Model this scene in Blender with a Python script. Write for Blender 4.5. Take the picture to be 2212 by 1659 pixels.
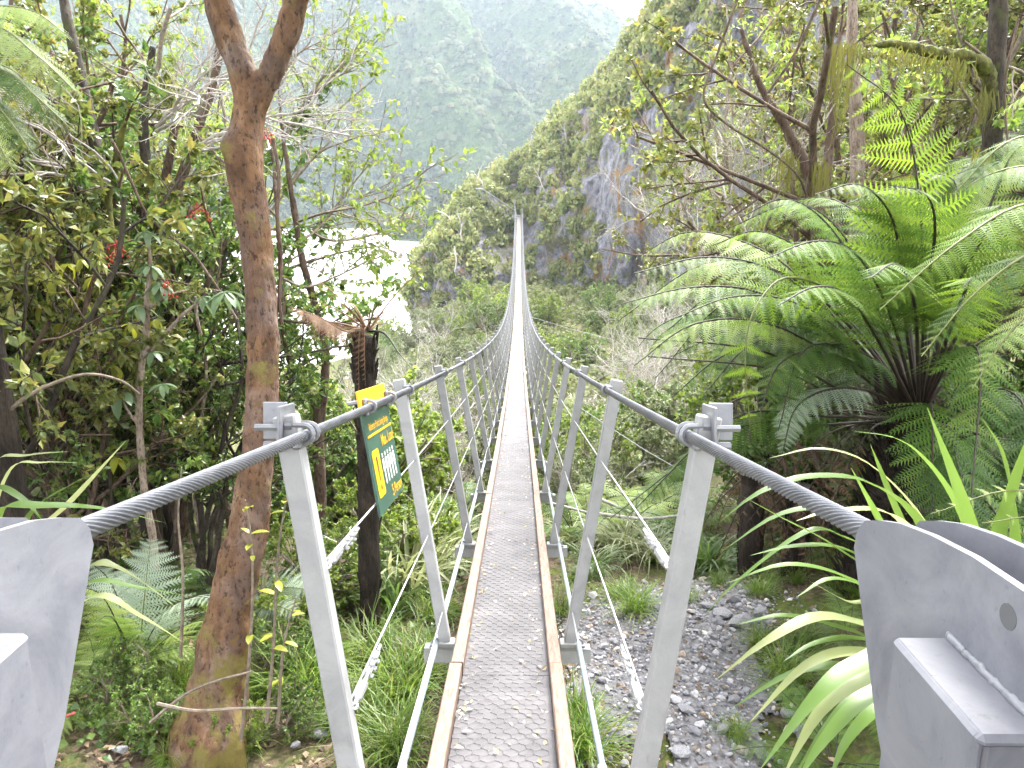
import bpy, math, random
import numpy as np
from mathutils import Vector, Matrix

# ------------------------------------------------------------------ camera, sky, sun, exposure
scene = bpy.context.scene
for o in list(bpy.data.objects):
    bpy.data.objects.remove(o)
COL = scene.collection
PITCH, YAW, CAMX = 0.227, 0.0091, 0.04825
cam_d = bpy.data.cameras.new('camera')
cam = bpy.data.objects.new('camera', cam_d)
COL.objects.link(cam)
cam_d.sensor_fit = 'HORIZONTAL'
cam_d.angle = math.radians(67.03)
cam_d.clip_start = 0.02
cam_d.clip_end = 4000
cam.location = (CAMX, 0, 0)
cam.rotation_euler = (math.pi / 2 - PITCH, 0, YAW)
scene.camera = cam

SUN_EL, SUN_AZ = math.radians(58), math.radians(28)      # azimuth measured from +Y towards +X
world = bpy.data.worlds.new('World')
scene.world = world
world.use_nodes = True
wn, wl = world.node_tree.nodes, world.node_tree.links
wn.clear()
w_out = wn.new('ShaderNodeOutputWorld')
w_bg = wn.new('ShaderNodeBackground')
w_bg.inputs['Strength'].default_value = 0.15
sky = wn.new('ShaderNodeTexSky')
sky.sky_type = 'NISHITA'
sky.sun_disc = False
sky.sun_elevation = SUN_EL
sky.sun_rotation = SUN_AZ
sky.air_density = 1.0
sky.dust_density = 3.0
sky.ozone_density = 1.0
w_hs = wn.new('ShaderNodeHueSaturation')                 # thin white overcast: the whole dome nearly colourless
w_hs.inputs['Saturation'].default_value = 0.13
w_hs.inputs['Value'].default_value = 1.45
wl.new(sky.outputs[0], w_hs.inputs['Color'])
wl.new(w_hs.outputs[0], w_bg.inputs['Color'])
wl.new(w_bg.outputs[0], w_out.inputs['Surface'])

sun_d = bpy.data.lights.new('sun', 'SUN')
sun_d.energy = 1.5
sun_d.angle = math.radians(14)
sun_d.color = (1.0, 0.96, 0.87)
sun = bpy.data.objects.new('sun', sun_d)
COL.objects.link(sun)
sdir = Vector((math.sin(SUN_AZ) * math.cos(SUN_EL), math.cos(SUN_AZ) * math.cos(SUN_EL), math.sin(SUN_EL)))
sun.rotation_euler = (-sdir).to_track_quat('-Z', 'Y').to_euler()
sun.location = (0, 0, 30)

scene.view_settings.view_transform = 'Standard'
scene.view_settings.look = 'None'
scene.view_settings.exposure = 2.65
scene.view_settings.gamma = 1.0
scene.view_settings.use_curve_mapping = False
cy = scene.cycles
cy.max_bounces = 5
cy.diffuse_bounces = 2
cy.glossy_bounces = 2
cy.transmission_bounces = 4
cy.transparent_max_bounces = 4
cy.volume_bounces = 0
cy.caustics_reflective = False
cy.caustics_refractive = False
cy.use_denoising = True
cy.use_adaptive_sampling = True
cy.adaptive_threshold = 0.03
cy.sample_clamp_indirect = 6.0

HAZE_DENSITY = 0.00032

# ------------------------------------------------------------------ helpers
def at(px, py, Y):
    """world point seen at photo pixel (2212-wide scale) at world depth Y"""
    a, b = (px - 1106) / 1670, -(py - 829.5) / 1670
    yr = math.cos(PITCH) + b * math.sin(PITCH)
    z = -math.sin(PITCH) + b * math.cos(PITCH)
    X = a * math.cos(YAW) - yr * math.sin(YAW)
    Yw = a * math.sin(YAW) + yr * math.cos(YAW)
    t = Y / Yw
    return np.array([CAMX + X * t, Y, z * t])

def _h(i, j, k):
    with np.errstate(over='ignore'):
        n = (i.astype(np.int64) * 374761393 + j.astype(np.int64) * 668265263 + k.astype(np.int64) * 2147483647 + 144269) & 0xffffffff
        n = ((n ^ (n >> 13)) * 1274126177) & 0xffffffff
        n = ((n ^ (n >> 16)) * 2246822519) & 0xffffffff
        n = n ^ (n >> 15)
    return n / 4294967295.0 * 2 - 1

def vnoise(x, y, z=0.0):
    x, y, z = np.broadcast_arrays(np.asarray(x, float), np.asarray(y, float), np.asarray(z, float))
    i, j, k = np.floor(x), np.floor(y), np.floor(z)
    fx, fy, fz = x - i, y - j, z - k
    u, v, w = [f * f * (3 - 2 * f) for f in (fx, fy, fz)]
    r = 0
    for a in (0, 1):
        for b in (0, 1):
            for c in (0, 1):
                r = r + _h(i + a, j + b, k + c) * (u if a else 1 - u) * (v if b else 1 - v) * (w if c else 1 - w)
    return r

def fbm(x, y, z=0.0, oct=4, g=0.5):
    r, a, f = 0, 1.0, 1.0
    for q in range(oct):
        r = r + a * vnoise(np.asarray(x) * f + 17.3 * q, np.asarray(y) * f - 9.1 * q, np.asarray(z) * f + 4.7 * q)
        a *= g
        f *= 2.03
    return r

def unit(v):
    v = np.asarray(v, float)
    return v / np.maximum(np.linalg.norm(v, axis=-1, keepdims=True), 1e-9)

class MB:
    """collects vertices, triangles and quads into one mesh"""
    def __init__(s):
        s.V, s.T, s.Q, s.n = [], [], [], 0
    def add(s, V, T=None, Q=None):
        V = np.asarray(V, float).reshape(-1, 3)
        if T is not None and len(T):
            s.T.append(np.asarray(T, int) + s.n)
        if Q is not None and len(Q):
            s.Q.append(np.asarray(Q, int) + s.n)
        s.V.append(V)
        s.n += len(V)
        return s
    def inst(s, tv, tt, M, P, tq=None):
        """template verts tv with k matrices M (k,3,3) and positions P (k,3)"""
        k = len(P)
        if not k:
            return s
        V = np.einsum('kij,nj->kni', M, tv) + P[:, None, :]
        off = (np.arange(k) * len(tv))[:, None, None]
        T = (np.asarray(tt)[None] + off).reshape(-1, 3) if tt is not None and len(tt) else None
        Q = (np.asarray(tq)[None] + off).reshape(-1, 4) if tq is not None and len(tq) else None
        return s.add(V.reshape(-1, 3), T, Q)
    def tube(s, pts, rad, sides=6, cap=True, lobes=None):
        pts = np.asarray(pts, float)
        n = len(pts)
        rad = np.broadcast_to(np.asarray(rad, float), (n,))
        t = np.gradient(pts, axis=0)
        t = unit(t)
        ref = np.array([0, 0, 1.0]) if abs(t[0][2]) < 0.9 else np.array([1.0, 0, 0])
        N = np.zeros_like(pts)
        u = unit(np.cross(t[0], ref))
        for i in range(n):
            u = unit(u - t[i] * np.dot(u, t[i]))
            N[i] = u
        B = np.cross(t, N)
        a = np.arange(sides) / sides * 2 * math.pi
        ring = np.cos(a)[None, :, None] * N[:, None, :] + np.sin(a)[None, :, None] * B[:, None, :]
        V = pts[:, None, :] + ring * rad[:, None, None]
        i, j = np.meshgrid(np.arange(n - 1), np.arange(sides), indexing='ij')
        j2 = (j + 1) % sides
        Q = np.stack([i * sides + j, i * sides + j2, (i + 1) * sides + j2, (i + 1) * sides + j], -1).reshape(-1, 4)
        V = V.reshape(-1, 3)
        T = []
        if cap:
            c0, c1 = len(V), len(V) + 1
            V = np.vstack([V, pts[0], pts[-1]])
            for q in range(sides):
                T.append((c0, (q + 1) % sides, q))
                T.append((c1, (n - 1) * sides + q, (n - 1) * sides + (q + 1) % sides))
        return s.add(V, T, Q)
    def box(s, c, size, M=None, bev=0.0):
        hx, hy, hz = [v / 2 for v in size]
        if bev > 0:
            b = min(bev, hx * .9, hy * .9, hz * .9)
            V, idx = [], {}
            for sx in (-1, 1):
                for sy in (-1, 1):
                    for sz in (-1, 1):
                        for ax in range(3):
                            p = [sx * (hx - b), sy * (hy - b), sz * (hz - b)]
                            p[ax] = (sx * hx, sy * hy, sz * hz)[ax]
                            idx[(sx, sy, sz, ax)] = len(V)
                            V.append(p)
            Q, T = [], []
            def fix(f):
                a = np.array([V[q] for q in f[:3]])
                nrm = np.cross(a[1] - a[0], a[2] - a[0])
                return f if np.dot(nrm, np.mean([V[q] for q in f], 0)) > 0 else f[::-1]
            for ax in range(3):
                o = [q for q in range(3) if q != ax]
                for sg in (-1, 1):
                    f = []
                    for (p, q) in ((-1, -1), (1, -1), (1, 1), (-1, 1)):
                        k = [0, 0, 0]; k[ax] = sg; k[o[0]] = p; k[o[1]] = q
                        f.append(idx[(k[0], k[1], k[2], ax)])
                    Q.append(fix(f))
                for (p, q) in ((-1, -1), (1, -1), (1, 1), (-1, 1)):
                    k1 = [0, 0, 0]; k1[ax] = -1; k1[o[0]] = p; k1[o[1]] = q
                    k2 = list(k1); k2[ax] = 1
                    f = [idx[tuple(k1) + (o[0],)], idx[tuple(k2) + (o[0],)], idx[tuple(k2) + (o[1],)], idx[tuple(k1) + (o[1],)]]
                    Q.append(fix(f))
            for sx in (-1, 1):
                for sy in (-1, 1):
                    for sz in (-1, 1):
                        T.append(fix([idx[(sx, sy, sz, q)] for q in range(3)]))
            V = np.array(V)
        else:
            V = np.array([(x * hx, y * hy, z * hz) for x in (-1, 1) for y in (-1, 1) for z in (-1, 1)])
            Q = [(0, 1, 3, 2), (4, 6, 7, 5), (0, 4, 5, 1), (2, 3, 7, 6), (0, 2, 6, 4), (1, 5, 7, 3)]
            T = None
        if M is not None:
            V = V @ np.asarray(M).T
        return s.add(V + np.asarray(c, float), T, Q)
    def mesh(s, name, smooth=False):
        me = bpy.data.meshes.new(name)
        V = np.vstack(s.V) if s.V else np.zeros((0, 3))
        T = np.vstack(s.T) if s.T else np.zeros((0, 3), int)
        Q = np.vstack(s.Q) if s.Q else np.zeros((0, 4), int)
        nt, nq = len(T), len(Q)
        me.vertices.add(len(V))
        me.vertices.foreach_set('co', V.ravel())
        me.loops.add(nt * 3 + nq * 4)
        me.polygons.add(nt + nq)
        me.loops.foreach_set('vertex_index', np.concatenate([T.ravel(), Q.ravel()]).astype(np.int32))
        me.polygons.foreach_set('loop_start', np.concatenate([np.arange(nt) * 3, nt * 3 + np.arange(nq) * 4]).astype(np.int32))
        me.polygons.foreach_set('use_smooth', np.full(nt + nq, bool(smooth)))
        me.update(calc_edges=True)
        me.validate()
        return me

def tag(o, label=None, cat=None, group=None, kind=None):
    if label: o['label'] = label
    if cat: o['category'] = cat
    if group: o['group'] = group
    if kind: o['kind'] = kind
    return o

def part(name, me, mat, parent=None, M=None, label=None, kind=None):
    if isinstance(me, MB):
        me = me.mesh(name)
    o = bpy.data.objects.new(name, me)
    COL.objects.link(o)
    if mat is not None and not me.materials:
        me.materials.append(mat)
    if parent is not None:
        o.parent = parent
    if M is not None:
        o.matrix_local = M
    if label: o['label'] = label
    if kind: o['kind'] = kind
    return o

def thing(name, label, cat, loc=(0, 0, 0), rotz=0.0, scale=1.0, group=None, tilt=(0, 0)):
    o = bpy.data.objects.new(name, None)
    COL.objects.link(o)
    o.empty_display_size = 0.1
    o.location = tuple(float(v) for v in loc)
    o.rotation_euler = (tilt[0], tilt[1], rotz)
    o.scale = (scale,) * 3
    return tag(o, label, cat, group)

# ------------------------------------------------------------------ materials
def newmat(name):
    m = bpy.data.materials.new(name)
    m.use_nodes = True
    nt = m.node_tree
    nt.nodes.clear()
    return m, nt.nodes, nt.links

def ramp(N, L, src, stops):
    r = N.new('ShaderNodeValToRGB')
    e = r.color_ramp.elements
    while len(e) > 1:
        e.remove(e[-1])
    e[0].position = stops[0][0]
    e[0].color = (*stops[0][1], 1)
    for p, c in stops[1:]:
        q = e.new(p)
        q.color = (*c, 1)
    L.new(src, r.inputs[0])
    return r.outputs[0]

def noise(N, L, scale, detail=4, rough=0.6, vec=None, dist=0.0):
    t = N.new('ShaderNodeTexNoise')
    t.inputs['Scale'].default_value = scale
    t.inputs['Detail'].default_value = detail
    t.inputs['Roughness'].default_value = rough
    t.inputs['Distortion'].default_value = dist
    if vec is not None:
        L.new(vec, t.inputs['Vector'])
    return t.outputs[0]

def coords(N, L, which='Object', scale=None):
    c = N.new('ShaderNodeTexCoord').outputs[which]
    if scale:
        mp = N.new('ShaderNodeMapping')
        mp.inputs['Scale'].default_value = scale
        L.new(c, mp.inputs['Vector'])
        return mp.outputs[0]
    return c

def mixc(N, L, f, a, b, mode='MIX'):
    m = N.new('ShaderNodeMix')
    m.data_type = 'RGBA'
    m.blend_type = mode
    for s, v in ((0, f), (6, a), (7, b)):
        if isinstance(v, (int, float)):
            m.inputs[s].default_value = v
        elif isinstance(v, tuple):
            m.inputs[s].default_value = (*v, 1)
        else:
            L.new(v, m.inputs[s])
    return m.outputs[2]

def finish(m, N, L, col, rough=0.6, bump=None, bstr=0.3, bdist=0.01, metal=0.0, spec=0.5, trans=0.0, tcol=None):
    out = N.new('ShaderNodeOutputMaterial')
    p = N.new('ShaderNodeBsdfPrincipled')
    if isinstance(col, tuple):
        p.inputs['Base Color'].default_value = (*col, 1)
    else:
        L.new(col, p.inputs['Base Color'])
    if isinstance(rough, (int, float)):
        p.inputs['Roughness'].default_value = rough
    else:
        L.new(rough, p.inputs['Roughness'])
    p.inputs['Metallic'].default_value = metal
    p.inputs['Specular IOR Level'].default_value = spec
    if bump is not None:
        b = N.new('ShaderNodeBump')
        b.inputs['Strength'].default_value = bstr
        b.inputs['Distance'].default_value = bdist
        L.new(bump, b.inputs['Height'])
        L.new(b.outputs[0], p.inputs['Normal'])
    if trans > 0:
        tr = N.new('ShaderNodeBsdfTranslucent')
        c = tcol if tcol is not None else col
        if isinstance(c, tuple):
            tr.inputs[0].default_value = (*c, 1)
        else:
            L.new(c, tr.inputs[0])
        mx = N.new('ShaderNodeMixShader')
        mx.inputs[0].default_value = trans
        L.new(p.outputs[0], mx.inputs[1])
        L.new(tr.outputs[0], mx.inputs[2])
        L.new(mx.outputs[0], out.inputs['Surface'])
    else:
        L.new(p.outputs[0], out.inputs['Surface'])
    return m

def leaf_mat(name, cols, rough=0.42, trans=0.3, spec=0.5, var=0.25):
    """cols: colours met from leaf to leaf (each mesh island is one leaf)"""
    m, N, L = newmat(name)
    g = N.new('ShaderNodeNewGeometry')
    k = len(cols)
    col = ramp(N, L, g.outputs['Random Per Island'], [(i / max(k - 1, 1), c) for i, c in enumerate(cols)])
    oi = N.new('ShaderNodeObjectInfo')
    hs = N.new('ShaderNodeHueSaturation')
    mr = N.new('ShaderNodeMapRange')
    mr.inputs['To Min'].default_value = 1 - var
    mr.inputs['To Max'].default_value = 1 + var
    L.new(oi.outputs['Random'], mr.inputs['Value'])
    L.new(mr.outputs[0], hs.inputs['Value'])
    L.new(col, hs.inputs['Color'])
    hs2 = N.new('ShaderNodeHueSaturation')
    hs2.inputs['Value'].default_value = 1.7
    hs2.inputs['Hue'].default_value = 0.485
    L.new(hs.outputs[0], hs2.inputs['Color'])
    return finish(m, N, L, hs.outputs[0], rough, trans=trans, spec=spec, tcol=hs2.outputs[0])

def bark_mat(name, dark, mid, light, scale=6, moss=None, mossamt=0.5, stretch=(1, 1, 0.35), bdist=0.012, rough=0.8):
    m, N, L = newmat(name)
    v = coords(N, L, 'Object', stretch)
    n1 = noise(N, L, scale, 6, 0.62, v, 0.4)
    n2 = noise(N, L, scale * 7, 3, 0.6, v)
    col = ramp(N, L, n1, [(0.3, dark), (0.48, mid), (0.66, light)])
    sp = ramp(N, L, n2, [(0.36, (0.35, 0.3, 0.28)), (0.5, (1, 1, 1))])
    col = mixc(N, L, 0.8, col, sp, 'MULTIPLY')
    if moss:
        n3 = noise(N, L, scale * 0.8, 5, 0.65, coords(N, L, 'Object'))
        f = ramp(N, L, n3, [(mossamt, (0, 0, 0)), (mossamt + 0.12, (1, 1, 1))])
        col = mixc(N, L, f, col, moss)
    return finish(m, N, L, col, rough, bump=n2, bstr=0.55, bdist=bdist, spec=0.3)

def steel_mat(name, c0, c1, rough=0.45, metal=0.25, grime=0.0):
    m, N, L = newmat(name)
    v = coords(N, L, 'Object')
    n1 = noise(N, L, 7, 6, 0.7, v, 0.8)
    n2 = noise(N, L, 120, 3, 0.6, v)
    col = ramp(N, L, n1, [(0.32, c0), (0.62, c1)])
    sc = ramp(N, L, n2, [(0.26, (0.7, 0.7, 0.7)), (0.36, (1, 1, 1))])
    col = mixc(N, L, 0.6, col, sc, 'MULTIPLY')
    if grime:
        oi = N.new('ShaderNodeObjectInfo')               # each piece weathered to its own tone
        mr = N.new('ShaderNodeMapRange')
        mr.inputs['To Min'].default_value = 0.86
        mr.inputs['To Max'].default_value = 1.1
        L.new(oi.outputs['Random'], mr.inputs['Value'])
        hs = N.new('ShaderNodeHueSaturation')
        L.new(mr.outputs[0], hs.inputs['Value'])
        L.new(col, hs.inputs['Color'])
        n3 = noise(N, L, 16, 6, 0.75, coords(N, L, 'Object', (1, 1, 0.25)), 0.4)
        n4 = noise(N, L, 9, 5, 0.7, coords(N, L, 'Object', (1, 7, 1.6)), 1.2)
        st = ramp(N, L, n3, [(0.62, (0, 0, 0)), (0.78, (1, 1, 1))])
        col = mixc(N, L, st, hs.outputs[0], (0.10, 0.105, 0.085))
        sr = ramp(N, L, n4, [(0.70, (0, 0, 0)), (0.72, (0.7, 0.7, 0.7)), (0.74, (0, 0, 0))])
        col = mixc(N, L, sr, col, (0.075, 0.075, 0.08))
    r = N.new('ShaderNodeMapRange')
    r.inputs['To Min'].default_value = rough - 0.12
    r.inputs['To Max'].default_value = rough + 0.15
    L.new(n1, r.inputs['Value'])
    return finish(m, N, L, col, r.outputs[0], bump=n2, bstr=0.1, bdist=0.002, metal=metal)

def plain(name, col, rough=0.6, metal=0.0, nscale=0, amt=0.25):
    m, N, L = newmat(name)
    if nscale:
        n = noise(N, L, nscale, 4, 0.6, coords(N, L, 'Object'))
        d = tuple(c * (1 - amt) for c in col)
        u = tuple(min(1, c * (1 + amt)) for c in col)
        c = ramp(N, L, n, [(0.35, d), (0.65, u)])
        return finish(m, N, L, c, rough, metal=metal)
    return finish(m, N, L, col, rough, metal=metal)

STEEL = steel_mat('weathered_grey_steel', (0.135, 0.137, 0.165), (0.235, 0.235, 0.262), 0.5, 0.0, 1)
POST = steel_mat('pale_painted_steel', (0.246, 0.245, 0.253), (0.326, 0.323, 0.329), 0.5, 0.0, 1)
GALV = steel_mat('galvanised_steel', (0.155, 0.157, 0.18), (0.27, 0.272, 0.295), 0.4, 0.3)
ROPE = steel_mat('wire_rope', (0.10, 0.103, 0.122), (0.18, 0.184, 0.208), 0.42, 0.3)
ROPE2 = steel_mat('pale_wire_rope', (0.23, 0.285, 0.32), (0.31, 0.37, 0.40), 0.5, 0.1)
WIRE = plain('bright_wire', (0.42, 0.42, 0.44), 0.35, 0.6)
NET = plain('netting_wire', (0.13, 0.13, 0.14), 0.5, 0.3)

def timber_mat():
    m, N, L = newmat('weathered_timber')
    v = coords(N, L, 'Object', (22, 1.2, 22))
    n1 = noise(N, L, 3, 6, 0.65, v, 0.5)
    col = ramp(N, L, n1, [(0.3, (0.11, 0.072, 0.054)), (0.5, (0.20, 0.138, 0.107)), (0.7, (0.27, 0.205, 0.17))])
    return finish(m, N, L, col, 0.75, bump=n1, bstr=0.3, bdist=0.004)
TIMBER = timber_mat()

def deck_mat():
    m, N, L = newmat('gritty_deck')
    v = coords(N, L, 'Object')
    n1 = noise(N, L, 5, 5, 0.7, v, 0.3)
    n2 = noise(N, L, 90, 4, 0.7, v)
    col = ramp(N, L, n1, [(0.3, (0.045, 0.041, 0.045)), (0.5, (0.08, 0.073, 0.079)), (0.72, (0.125, 0.115, 0.122))])
    g = ramp(N, L, n2, [(0.33, (0.6, 0.6, 0.6)), (0.5, (1, 1, 1)), (0.7, (1.1, 1.1, 1.08))])
    col = mixc(N, L, 0.6, col, g, 'MULTIPLY')
    return finish(m, N, L, col, 0.6, bump=n2, bstr=0.2, bdist=0.003)
DECK = deck_mat()

LF_MID = leaf_mat('leaf_mid_green', [(0.045, 0.105, 0.02), (0.085, 0.165, 0.03), (0.15, 0.22, 0.04), (0.075, 0.15, 0.04), (0.20, 0.22, 0.045)], 0.33, 0.33)
LF_OLIVE = leaf_mat('leaf_olive', [(0.08, 0.12, 0.03), (0.145, 0.185, 0.04), (0.22, 0.22, 0.045), (0.11, 0.15, 0.05), (0.26, 0.23, 0.05)], 0.36, 0.33)
LF_DARK = leaf_mat('leaf_dark', [(0.027, 0.0675, 0.021), (0.0525, 0.112, 0.033), (0.075, 0.143, 0.045)], 0.3, 0.22)
LF_LIGHT = leaf_mat('leaf_light', [(0.115, 0.196, 0.0345), (0.172, 0.253, 0.0403), (0.23, 0.276, 0.0575)], 0.4, 0.45)
LF_GREY = leaf_mat('leaf_greygreen', [(0.108, 0.144, 0.066), (0.156, 0.186, 0.084), (0.192, 0.204, 0.102), (0.12, 0.18, 0.072)], 0.5, 0.3)
FROND = leaf_mat('fern_green', [(0.042, 0.098, 0.016), (0.075, 0.145, 0.023), (0.12, 0.185, 0.03)], 0.52, 0.34, 0.35)
FROND_BRIGHT = leaf_mat('fern_bright', [(0.11, 0.20, 0.016), (0.15, 0.25, 0.022)], 0.5, 0.5, 0.35, var=0.08)
FROND_PALE = leaf_mat('fern_pale', [(0.17, 0.25, 0.06), (0.23, 0.31, 0.085), (0.28, 0.35, 0.11)], 0.52, 0.38, 0.35)
FROND_SILVER = leaf_mat('fern_silver', [(0.26, 0.33, 0.24), (0.33, 0.4, 0.3)], 0.5, 0.2, var=0.1)
FROND_DEAD = leaf_mat('fern_dead', [(0.06, 0.035, 0.02), (0.12, 0.07, 0.04), (0.21, 0.125, 0.075), (0.10, 0.06, 0.035)], 0.85, 0.2)
STRAP = leaf_mat('strap_leaf', [(0.065, 0.135, 0.02), (0.10, 0.175, 0.03), (0.09, 0.165, 0.045)], 0.38, 0.34, var=0.2)
STRAP_PALE = leaf_mat('strap_pale', [(0.2, 0.25, 0.1), (0.26, 0.3, 0.13), (0.3, 0.3, 0.15)], 0.4, 0.35)
GRASS = leaf_mat('grass_green', [(0.06, 0.13, 0.012), (0.10, 0.185, 0.017), (0.14, 0.22, 0.03), (0.20, 0.21, 0.06)], 0.42, 0.42)
MOSSY = leaf_mat('moss', [(0.1, 0.11, 0.015), (0.15, 0.145, 0.025), (0.12, 0.13, 0.03)], 0.8, 0.3)
BERRY = plain('red_berry', (0.42, 0.02, 0.015), 0.35)
def big_bark():
    m, N, L = newmat('bark_fuchsia')
    v = coords(N, L, 'Object', (1, 1, 0.55))
    n0 = noise(N, L, 2.6, 4, 0.6, coords(N, L, 'Object'), 0.5)
    n1 = noise(N, L, 11, 6, 0.65, v, 0.5)
    n2 = noise(N, L, 55, 4, 0.65, v)
    n4 = noise(N, L, 22, 3, 0.6, v, 0.8)
    col = ramp(N, L, n1, [(0.3, (0.063, 0.0312, 0.0179)), (0.47, (0.123, 0.0624, 0.0315)), (0.6, (0.195, 0.104, 0.0525)), (0.72, (0.277, 0.168, 0.0996))])
    grey = ramp(N, L, n1, [(0.3, (0.0756, 0.0485, 0.0389)), (0.5, (0.145, 0.0924, 0.0732)), (0.7, (0.264, 0.191, 0.158))])
    col = mixc(N, L, ramp(N, L, n0, [(0.45, (0, 0, 0)), (0.6, (1, 1, 1))]), col, grey)
    col = mixc(N, L, 0.85, col, ramp(N, L, n2, [(0.36, (0.22, 0.19, 0.17)), (0.46, (1, 1, 1)), (0.66, (1, 1, 1)), (0.74, (1.5, 1.45, 1.35))]), 'MULTIPLY')
    col = mixc(N, L, ramp(N, L, n4, [(0.63, (0, 0, 0)), (0.68, (1, 1, 1))]), col, (0.15, 0.09, 0.038))
    n3 = noise(N, L, 6, 5, 0.7, coords(N, L, 'Object'))
    g = N.new('ShaderNodeNewGeometry')
    sx = N.new('ShaderNodeSeparateXYZ')
    L.new(coords(N, L, 'Object'), sx.inputs[0])
    mr = N.new('ShaderNodeMapRange')                     # moss grows on the foot of the trunk
    mr.inputs['From Min'].default_value = 0.1
    mr.inputs['From Max'].default_value = 1.1
    mr.inputs['To Min'].default_value = 0.16
    mr.inputs['To Max'].default_value = 0.0
    L.new(sx.outputs[2], mr.inputs['Value'])
    ad = N.new('ShaderNodeMath')
    L.new(n3, ad.inputs[0]); L.new(mr.outputs[0], ad.inputs[1])
    col = mixc(N, L, ramp(N, L, ad.outputs[0], [(0.60, (0, 0, 0)), (0.70, (1, 1, 1))]), col, (0.16, 0.13, 0.035))
    return finish(m, N, L, col, 0.72, bump=n2, bstr=0.7, bdist=0.012, spec=0.35)
BARK_BIG = big_bark()
BARK_BROWN = bark_mat('bark_brown', (0.06, 0.04, 0.03), (0.12, 0.08, 0.06), (0.19, 0.14, 0.11), 9, moss=(0.09, 0.10, 0.02), mossamt=0.6)
BARK_DARK = bark_mat('bark_dark', (0.02, 0.016, 0.013), (0.045, 0.035, 0.028), (0.08, 0.065, 0.05), 9, moss=(0.06, 0.07, 0.018), mossamt=0.56)
BARK_PALE = bark_mat('bark_pale', (0.17, 0.12, 0.10), (0.29, 0.22, 0.18), (0.42, 0.35, 0.30), 14)
BARK_MOSS = bark_mat('bark_mossy', (0.035, 0.03, 0.02), (0.075, 0.075, 0.02), (0.13, 0.125, 0.03), 12, moss=(0.12, 0.13, 0.025), mossamt=0.46)
TWIG_PALE = plain('twig_pale', (0.40, 0.36, 0.34), 0.8, 0, 30, 0.3)
TWIG = plain('twig_brown', (0.20, 0.16, 0.125), 0.8, 0, 30, 0.35)
FIBRE = bark_mat('fern_trunk_fibre', (0.012, 0.009, 0.007), (0.028, 0.02, 0.016), (0.06, 0.045, 0.035), 16, stretch=(1, 1, 0.25), bdist=0.03)
STIPE = plain('dark_stipe', (0.03, 0.02, 0.014), 0.6, 0, 20, 0.4)
STIPE_GREEN = plain('green_stipe', (0.12, 0.13, 0.03), 0.55, 0, 20, 0.3)

# ------------------------------------------------------------------ terrain
def H(x, y):
    """ground height of the valley"""
    x, y = np.asarray(x, float), np.asarray(y, float)
    z = np.interp(y, [-12, 0, 3, 5, 8, 12, 20, 30, 45, 65, 90, 140, 300, 4000],
                  [-1.9, -2.15, -2.32, -2.62, -3.4, -4.7, -6.9, -8.3, -9.0, -9.0, -9.0, -9.5, -9.5, -9.5])
    zl = np.interp(y, [-12, 0, 3, 6, 10, 16, 26, 45, 70, 90, 4000], [-1.6, -2.05, -2.3, -2.55, -3.2, -5, -9, -12.5, -13.6, -14.5, -14.5])
    k = np.clip((-x - 1.6) / (2.5 + 0.12 * np.clip(y, 0, 90)), 0, 1)
    k = k * k * (3 - 2 * k)
    z = z * (1 - k) + zl * k
    r = np.clip(x - 1.7 - 0.05 * np.clip(y, 0, 100), 0, 60)
    z = z + 0.22 * r * np.clip(1 - y / 120, 0.2, 1)
    near = np.clip(1 - y / 60, 0.25, 1)
    z = z + 0.10 * fbm(x * 0.9, y * 0.9, 2.0, 4) * near + 0.35 * fbm(x * 0.15, y * 0.15, 7.0, 2) * np.clip((y - 6) / 20, 0, 1)
    return z

def grid(xs, ys, fz):
    X, Y = np.meshgrid(xs, ys, indexing='ij')
    Z = fz(X, Y)
    n, m = X.shape
    i, j = np.meshgrid(np.arange(n - 1), np.arange(m - 1), indexing='ij')
    Q = np.stack([i * m + j, (i + 1) * m + j, (i + 1) * m + j + 1, i * m + j + 1], -1).reshape(-1, 4)
    return np.stack([X, Y, Z], -1).reshape(-1, 3), Q

def soil_mat():
    m, N, L = newmat('forest_floor')
    v = coords(N, L, 'Object')
    n1 = noise(N, L, 1.6, 6, 0.65, v, 0.3)
    n2 = noise(N, L, 28, 5, 0.7, v)
    n3 = noise(N, L, 0.5, 5, 0.7, v)
    a = ramp(N, L, n2, [(0.3, (0.03, 0.023, 0.017)), (0.5, (0.085, 0.062, 0.043)), (0.68, (0.17, 0.125, 0.085))])
    b = ramp(N, L, n2, [(0.3, (0.03, 0.045, 0.01)), (0.6, (0.085, 0.105, 0.02)), (0.75, (0.13, 0.13, 0.04))])
    f = ramp(N, L, n1, [(0.44, (0, 0, 0)), (0.56, (1, 1, 1))])
    col = mixc(N, L, f, a, b)
    return finish(m, N, L, col, 0.9, bump=n2, bstr=0.6, bdist=0.03, spec=0.2)
SOIL = soil_mat()

def spaced(lo, hi, c, fine, n):
    u = np.linspace(-1, 1, n)
    t = np.sinh(u * fine) / math.sinh(fine)
    return np.where(t < 0, c + t * (c - lo), c + t * (hi - c))
xs = spaced(-1150, 1150, 0.0, 7.6, 230)
ys = np.concatenate([np.linspace(-14, 0, 12)[:-1], spaced(-1250, 1250, 0, 7.6, 420)[210:]])
ys = np.unique(np.round(ys, 3))
V, Q = grid(xs, ys, H)
o = part('ground', MB().add(V, None, Q).mesh('ground', True), SOIL)
tag(o, 'mossy leaf-strewn valley floor sloping down under the footbridge', 'ground', kind='structure')

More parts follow.
